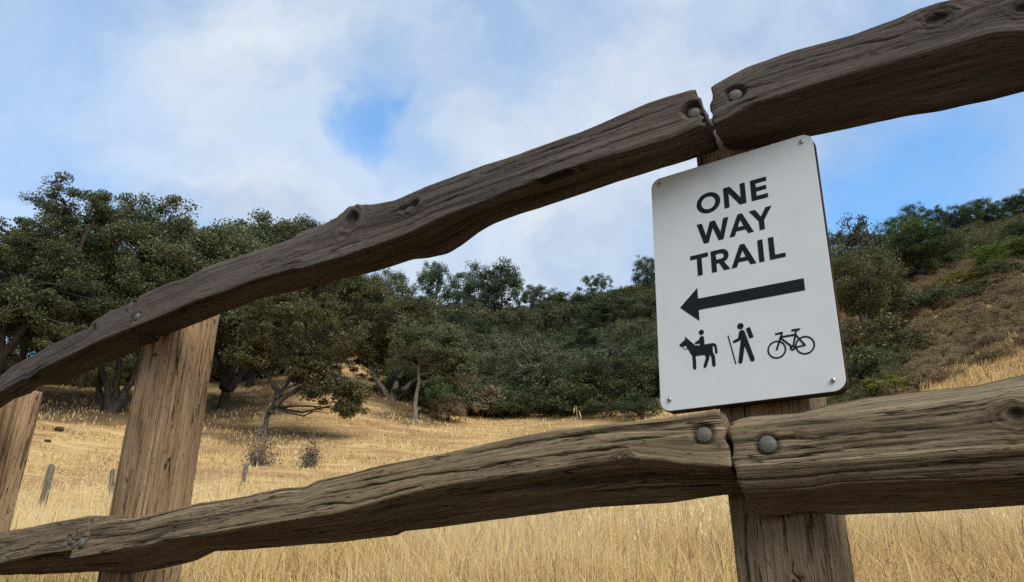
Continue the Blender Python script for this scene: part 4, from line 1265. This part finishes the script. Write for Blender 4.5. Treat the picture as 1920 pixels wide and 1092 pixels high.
def letter(ch, x, w, y=61.0, h=41.2):
    b = 9.4                        # stem
    X = lambda u: x + u
    Y = lambda u: y + u

    def P(*a): return [(X(p), Y(q)) for p, q in a]
    if ch == 'O':
        return [[circle(x + w / 2, y + h / 2, w / 2, 48, h / 2 + .4), circle(x + w / 2, y + h / 2, w / 2 - 9.4, 48, h / 2 - 7.8)]]
    if ch == 'N': return [P((0, 0), (12.3, 0), (w - b, 27.5), (w - b, 0), (w, 0), (w, h), (w - 12.3, h), (b, 13), (b, h), (0, h))]
    if ch == 'E': return [P((0, 0), (w - .3, 0), (w - .3, 8.3), (b, 8.3), (b, 16.2), (w - 1.6, 16.2), (w - 1.6, 24.3), (b, 24.3), (b, 33), (w, 33), (w, h), (0, h))]
    if ch == 'W': return [P((0, 0), (10, 0), (16.4, 25.5), (25.3, 0), (34.5, 0), (43.4, 25.5), (50.2, 0), (w, 0), (48, h), (39, h), (29.9, 14.2), (20.4, h), (11.4, h))]
    if ch == 'A': return [[P((17.8, 0), (26, 0), (w, h), (w - 10.2, h), (w - 14.1, 32.6), (13.4, 32.6), (9.9, h), (0, h)), P((16.6, 24.9), (w - 17.2, 24.9), (21.8, 12.2))]]
    if ch == 'Y': return [P((0, 0), (11.2, 0), (20.3, 15.6), (29.6, 0), (w, 0), (25.2, 23.8), (25.2, h), (15.8, h), (15.8, 23.8))]
    if ch == 'T': return [P((0, 0), (w, 0), (w, 8), (w / 2 + 4.6, 8), (w / 2 + 4.6, h), (w / 2 - 4.6, h), (w / 2 - 4.6, 8), (0, 8))]
    if ch == 'I': return [P((0, 0), (w, 0), (w, h), (0, h))]
    if ch == 'L': return [P((0, 0), (b, 0), (b, 33.6), (w, 33.6), (w, h), (0, h))]
    if ch == 'R':
        cy, ro = 12.9, 12.9
        outer = [(0, 0), (19.5, 0)] + [(19.5 + ro * math.cos(a), cy + ro * math.sin(a)) for a in np.linspace(-math.pi / 2, rad(52), 14)[1:]]
        outer += [(23.2, 24.8), (w, h), (w - 11.4, h), (14.2, 25.9), (b, 25.9), (b, h), (0, h)]
        hole = [(b, 7.8), (18.5, 7.8)] + [(18.5 + 5.1 * math.cos(a), 12.9 + 5.1 * math.sin(a)) for a in np.linspace(-math.pi / 2, math.pi / 2, 10)] + [(b, 18)]
        return [[P(*outer), P(*hole)]]


def build_sign():
    root = empty('trail_sign', tuple(SIGN_O))
    root.matrix_world = Matrix(((SX[0], SN[0], SZ[0], SIGN_O[0]), (SX[1], SN[1], SZ[1], SIGN_O[1]), (SX[2], SN[2], SZ[2], SIGN_O[2]), (0, 0, 0, 1)))
    tag(root, 'white one way trail sign with black arrow and symbols, on the nearest post', 'sign')
    slab('panel', rrect(0, 0, 304.8, 457.2, 19), 0, .0022, root, PANEL)
    slab('backing_board', rrect(1.5, 2.5, 304.8, 459, 17), .0026, .0205, root, PLY, .0012, True)
    flat_art('lettering', [s for c, x, w in (('O', 89.3, 45.3), ('N', 141.3, 40.2), ('E', 190.9, 29.2)) for s in letter(c, x, w, 61)], root, BLACK, label='the word ONE in bold black capitals')
    flat_art('lettering', [s for c, x, w in (('W', 86.9, 59.9), ('A', 145.5, 44), ('Y', 183.6, 40.5)) for s in letter(c, x, w, 120.1)], root, BLACK, label='the word WAY in bold black capitals')
    flat_art('lettering', [s for c, x, w in (('T', 70.5, 34.0), ('R', 109.2, 33.6), ('A', 144.6, 44), ('I', 193.4, 9), ('L', 211.7, 26.5)) for s in letter(c, x, w, 179.4)], root, BLACK, label='the word TRAIL in bold black capitals')
    flat_art('arrow', [[(45.8, 274), (80.4, 242.9), (80.4, 263.6), (262.3, 265.2), (262.3, 286.3), (80.4, 284.8), (80.4, 305.3)]], root, BLACK)
    horse = [(51.3, 328.6), (55.2, 332.4), (70.2, 348.6), (78.6, 349.4), (101.5, 349.2), (105.5, 350.8), (108, 354.6), (109.0, 368.4), (104.4, 368.6), (104.2, 357.4), (101, 353.2),
             (100.6, 366), (103.4, 371), (104, 387.2), (103, 390.2), (100.4, 391.2), (98.2, 389.6), (97.6, 387), (97.2, 373.4), (94.8, 369), (93.8, 374.6), (88, 388.4), (86, 391), (83, 390.4), (82.2, 387), (87.6, 373), (85.6, 368),
             (69.6, 367.5), (69.4, 388.4), (68, 391), (65.2, 391), (63.3, 388.6), (63.4, 367), (55.8, 352.4), (52.8, 346.3), (48.5, 346.4), (45.2, 347.2), (41.6, 345.6), (40.9, 342), (52.2, 334.4)]
    rein = [stroke((46.2, 347.0), (48.2, 350.4), 1.3), stroke((48.2, 350.4), (51.4, 352.2), 1.3), stroke((51.4, 352.2), (57.2, 351.6), 1.3)]
    rider = [circle(82.5, 326.6, 4.7), [(78.4, 350.4), (78.2, 346.2), (71.4, 346.6), (69.4, 345.2), (69.6, 343), (78, 339.2), (78.3, 336), (80.4, 333.7), (83.4, 333.4), (86.0, 334.8), (86.6, 338), (86.8, 350.3)]]
    flat_art('horse_rider_symbol', [horse] + rein + rider, root, BLACK)
    hiker = [circle(151.5, 327.9, 5.5), [(148.1, 338.4), (149.6, 335.8), (152.6, 334.7), (155.6, 335.4), (157.8, 338.2), (170.3, 387.4), (169.6, 390.8), (166.4, 392), (163.4, 390.4), (155.7, 364), (149.8, 390.4), (147.6, 392.6), (144.6, 392.2), (142.6, 389.6), (150.3, 350.5), (149.3, 352.4), (138.4, 355.6), (136.3, 354.4), (136.2, 351.8), (145.8, 347.8)],
             [(160.2, 334.3), (161, 333.5), (166.6, 332.2), (167.5, 332.9), (171.9, 349.9), (171.3, 350.8), (165.6, 352.2), (164.7, 351.6)], stroke((129.1, 341.4), (138.3, 391.2), 2.1)]
    flat_art('hiker_symbol', hiker, root, BLACK)
    A, B = (207.3, 378.2), (251.9, 378.0)
    bike = [[circle(*A, 15.2, 44), circle(*A, 12.5, 44)], [circle(*B, 15.4, 44), circle(*B, 12.7, 44)], stroke(A, (218.2, 352.0), 3.2), stroke((208.6, 351.9), (218.4, 351.2), 3.2),
            stroke((215.6, 358.2), (239.2, 358.2), 3.2), stroke((215.4, 360.2), (231.8, 377.2), 3.2), stroke((241.0, 350.2), (234.4, 375.5), 3.0), stroke((234.9, 350.2), (245.6, 350.3), 3.4),
            stroke((239.4, 358.4), B, 3.0), stroke((236.2, 379.2), B, 2.6), [circle(232.6, 379.2, 4.5, 28), circle(232.6, 379.2, 1.5, 16)]]
    flat_art('bicycle_symbol', bike, root, BLACK)
    # scuffs where the print has chipped and a few specks of dirt
    for (x, y) in ((17.2, 13.9), (286.2, 13.9), (286.6, 440.2), (17.4, 437.6)):
        s = link('screw', dome_mesh(.0038, .0018), SCREW, root)
        s.location = (x / 1000, -.0009, -y / 1000)
        c = flat_art('drive_recess', [stroke((-1.5, 0), (1.5, 0), .8, False), stroke((0, -1.5), (0, 1.5), .8, False)], s, BLACK, .0031)
    return root


# ------------------------------------------------------------------ small things
def build_small():
    def old_post(px, pbase, ptop, pxt, d, r, mat, label, seed):
        x, y, z = spot(px, pbase, d)
        top = top_height(pxt, ptop, d); a, _ = azel(pxt, ptop)
        tx = d * math.tan(a) * math.cos(azel(px, pbase)[0]) - x
        rr = np.random.default_rng(seed)
        n = 26; Z = np.linspace(-.3, top - z, n)
        th = np.arange(18) * 2 * np.pi / 18
        R = r * (1 + .10 * fbm(np.cos(th)[None] * 1.6, np.sin(th)[None] * 1.6, Z[:, None] * 2.5, seed, 3)) * (1 - .12 * (Z - Z[0]) / (Z[-1] - Z[0]))[:, None]
        R = R * (1 - .18 * (np.cos(th * 1 + seed) > .9)[None])
        f = (Z / Z[-1])[:, None]
        W = np.stack([R * np.cos(th) + f * tx, R * np.sin(th), Z[:, None] + 0 * th + (.06 * np.cos(th + 1) * (np.arange(n) == n - 1)[:, None])], -1)
        s2 = np.broadcast_to(Z[:, None], R.shape); v = np.broadcast_to(th[None] * r, R.shape)
        o = link('fence_post', timber_mesh('fence_post', W, {'s': s2 + seed, 'v': v + seed * .3, 'k': np.zeros_like(R)}), mat)
        o.location = (x, y, z)
        tag(o, label, 'post', 'old posts of a field fence')
    old_post(70, 990, 877, 96, 15.5, .062, W_OLD, 'longest old field fence post leaning right, between the two left posts of the rail fence', 1)
    old_post(205, 965, 884, 211, 17.5, .052, W_OLD, 'thin upright old field post close to the left side of the tall tan post', 2)
    old_post(450, 935, 876, 461, 19.0, .065, W_OLD, 'short split grey field post sunk in pale grass right of the tall tan post', 3)

    def rock(px, py, d, w, h, label, seed, cat='rock', name='rock'):
        x, y, z = spot(px, py, d)
        n, m = 14, 9
        u, v = np.meshgrid(np.linspace(0, 2 * np.pi, n, endpoint=False), np.linspace(0, np.pi, m), indexing='xy')
        dx, dy, dz = np.cos(u) * np.sin(v), np.sin(u) * np.sin(v), np.cos(v)
        k = 1 + .3 * fbm(dx * 1.7, dy * 1.7, dz * 1.7, seed, 3)
        V = np.stack([dx * k * w, dy * k * w * .8, dz * k * h], -1).reshape(-1, 3)
        i, j = np.meshgrid(np.arange(m - 1), np.arange(n), indexing='ij')
        q = np.stack([i * n + j, (i + 1) * n + j, (i + 1) * n + (j + 1) % n, i * n + (j + 1) % n], -1).reshape(-1, 4)
        o = link(name, mesh(name, V, q, None, False), ROCK)
        o.location = (x, y, z + h * .45)
        tag(o, label, cat, 'dark rocks on the golden slope')
    rock(108, 822, 33, .17, .11, 'small dark rock on the open golden slope left of the tall tan post', 4)
    rock(597, 806, 36, .14, .12, 'small dark rock beneath the drooping branch of the leaning oak', 5)
    rock(84, 848, 30, .11, .06, 'tiny brown rock just below the darker rock on the left slope', 8)

    def dry_shrub(px, py, ptop, d, w, label, seed):
        x, y, z = spot(px, py, d)
        h = top_height(px, ptop, d) - z
        r = np.random.default_rng(seed)
        V, Q, off = [], [], 0
        for k in range(70):
            a = r.uniform(0, 6.28); f = r.uniform(.15, 1) ** 1.3
            e = np.array([math.cos(a) * w * r.uniform(.2, 1), math.sin(a) * w * r.uniform(.2, 1), h * f * (1 if r.uniform() < .25 else .5)])
            e[:2] *= (1.2 - .9 * e[2] / h)
            P = wig(np.array([r.normal(0, w * .2), r.normal(0, w * .2), -.05]), e, 6, .5, r)
            v, q = tube(P, np.linspace(.016, .005, 6), 3); V.append(v); Q.append(q + off); off += len(v)
        st = mesh('stem', np.concatenate(V), np.concatenate(Q))
        g = r.normal(0, 1, (650, 3)) * np.array([w * .5, w * .5, h * .16]) + np.array([0, 0, h * .2]); g[:, 2] = np.abs(g[:, 2])
        g2 = r.normal(0, 1, (160, 3)) * np.array([w * .22, w * .22, h * .25]) + np.array([0, 0, h * .6])
        g = np.concatenate([g, g2])
        v, q = leaf_quads(g, .075, r)
        lm = mesh('dead_leaves', v, q, None, False, {'tint': np.repeat(np.clip(r.normal(.4, .2, len(g)), 0, 1), 4)})
        root = empty('dry_shrub', (x, y, z))
        tag(root, label, 'shrub')
        link('stem', st, BARK_PALE, root); link('dead_leaves', lm, F_TWIG, root)
    dry_shrub(488, 862, 772, 26, .62, 'wide dead grey shrub with bare upright twigs below the leaning oak', 41)
    dry_shrub(581, 868, 792, 25.5, .34, 'narrow dead grey shrub, tallest and thinnest, right of the wide dead one', 42)

    def oat(px, py_base, px_top, py_top, d, label, seed):
        """one wild oat stalk with hanging spikelets, rooted in the field behind the rail"""
        x, y, z = spot(px, py_base, d)
        a, _ = azel(px_top, py_top); top = top_height(px_top, py_top, d)
        r = np.random.default_rng(seed)
        h = top - z
        dx = d * math.tan(a) - x
        P = np.stack([np.linspace(0, 1, 14) ** 2 * dx, np.zeros(14), np.linspace(0, h, 14)], 1)
        V, Q, off = [], [], 0
        v, q = tube(P, np.linspace(.0016, .0008, 14), 5); V.append(v); Q.append(q)
        stalk = mesh('stalk', np.concatenate(V), np.concatenate(Q), None, True)
        root = empty('wild_oat_stalk', (x, y, z)); tag(root, label, 'grass stalk', 'wild oat stalks seen over the lower rail')
        m1 = mesh('stalk', stalk_v := V[0], Q[0], None, True, {'tint': np.full(len(V[0]), .75)})
        bpy.data.meshes.remove(stalk)
        link('stalk', m1, GRASS, root)
        for k in range(8):
            f = 1 - k * .028
            b = np.array([np.interp(f, np.linspace(0, 1, 14), P[:, i]) for i in range(3)])
            sgn = 1 if k % 2 else -.6
            tip = b + np.array([sgn * r.uniform(.008, .020), r.normal(0, .006), -r.uniform(.022, .032)])
            knee = b + np.array([sgn * .008, 0, .004])
            v, q = tube(np.stack([b, knee, (knee + tip) / 2, tip]), np.array([.0004, .0005, .0026, .0003]), 6)
            so = link('spikelet', mesh('spikelet', v, q, None, True, {'tint': np.full(len(v), r.uniform(.75, 1))}), GRASS, root)
    oat(1028, 830, 1023, 784, 2.6, 'shorter pale wild oat head poking over the lower rail in front of the dark wood', 51)
    oat(1096, 830, 1080, 762, 2.5, 'taller drooping pale wild oat head over the lower rail nearer the sign', 52)


PROTO = build_trees()
build_brush()
build_ground()
build_grass()
build_fence()
build_sign()
build_small()
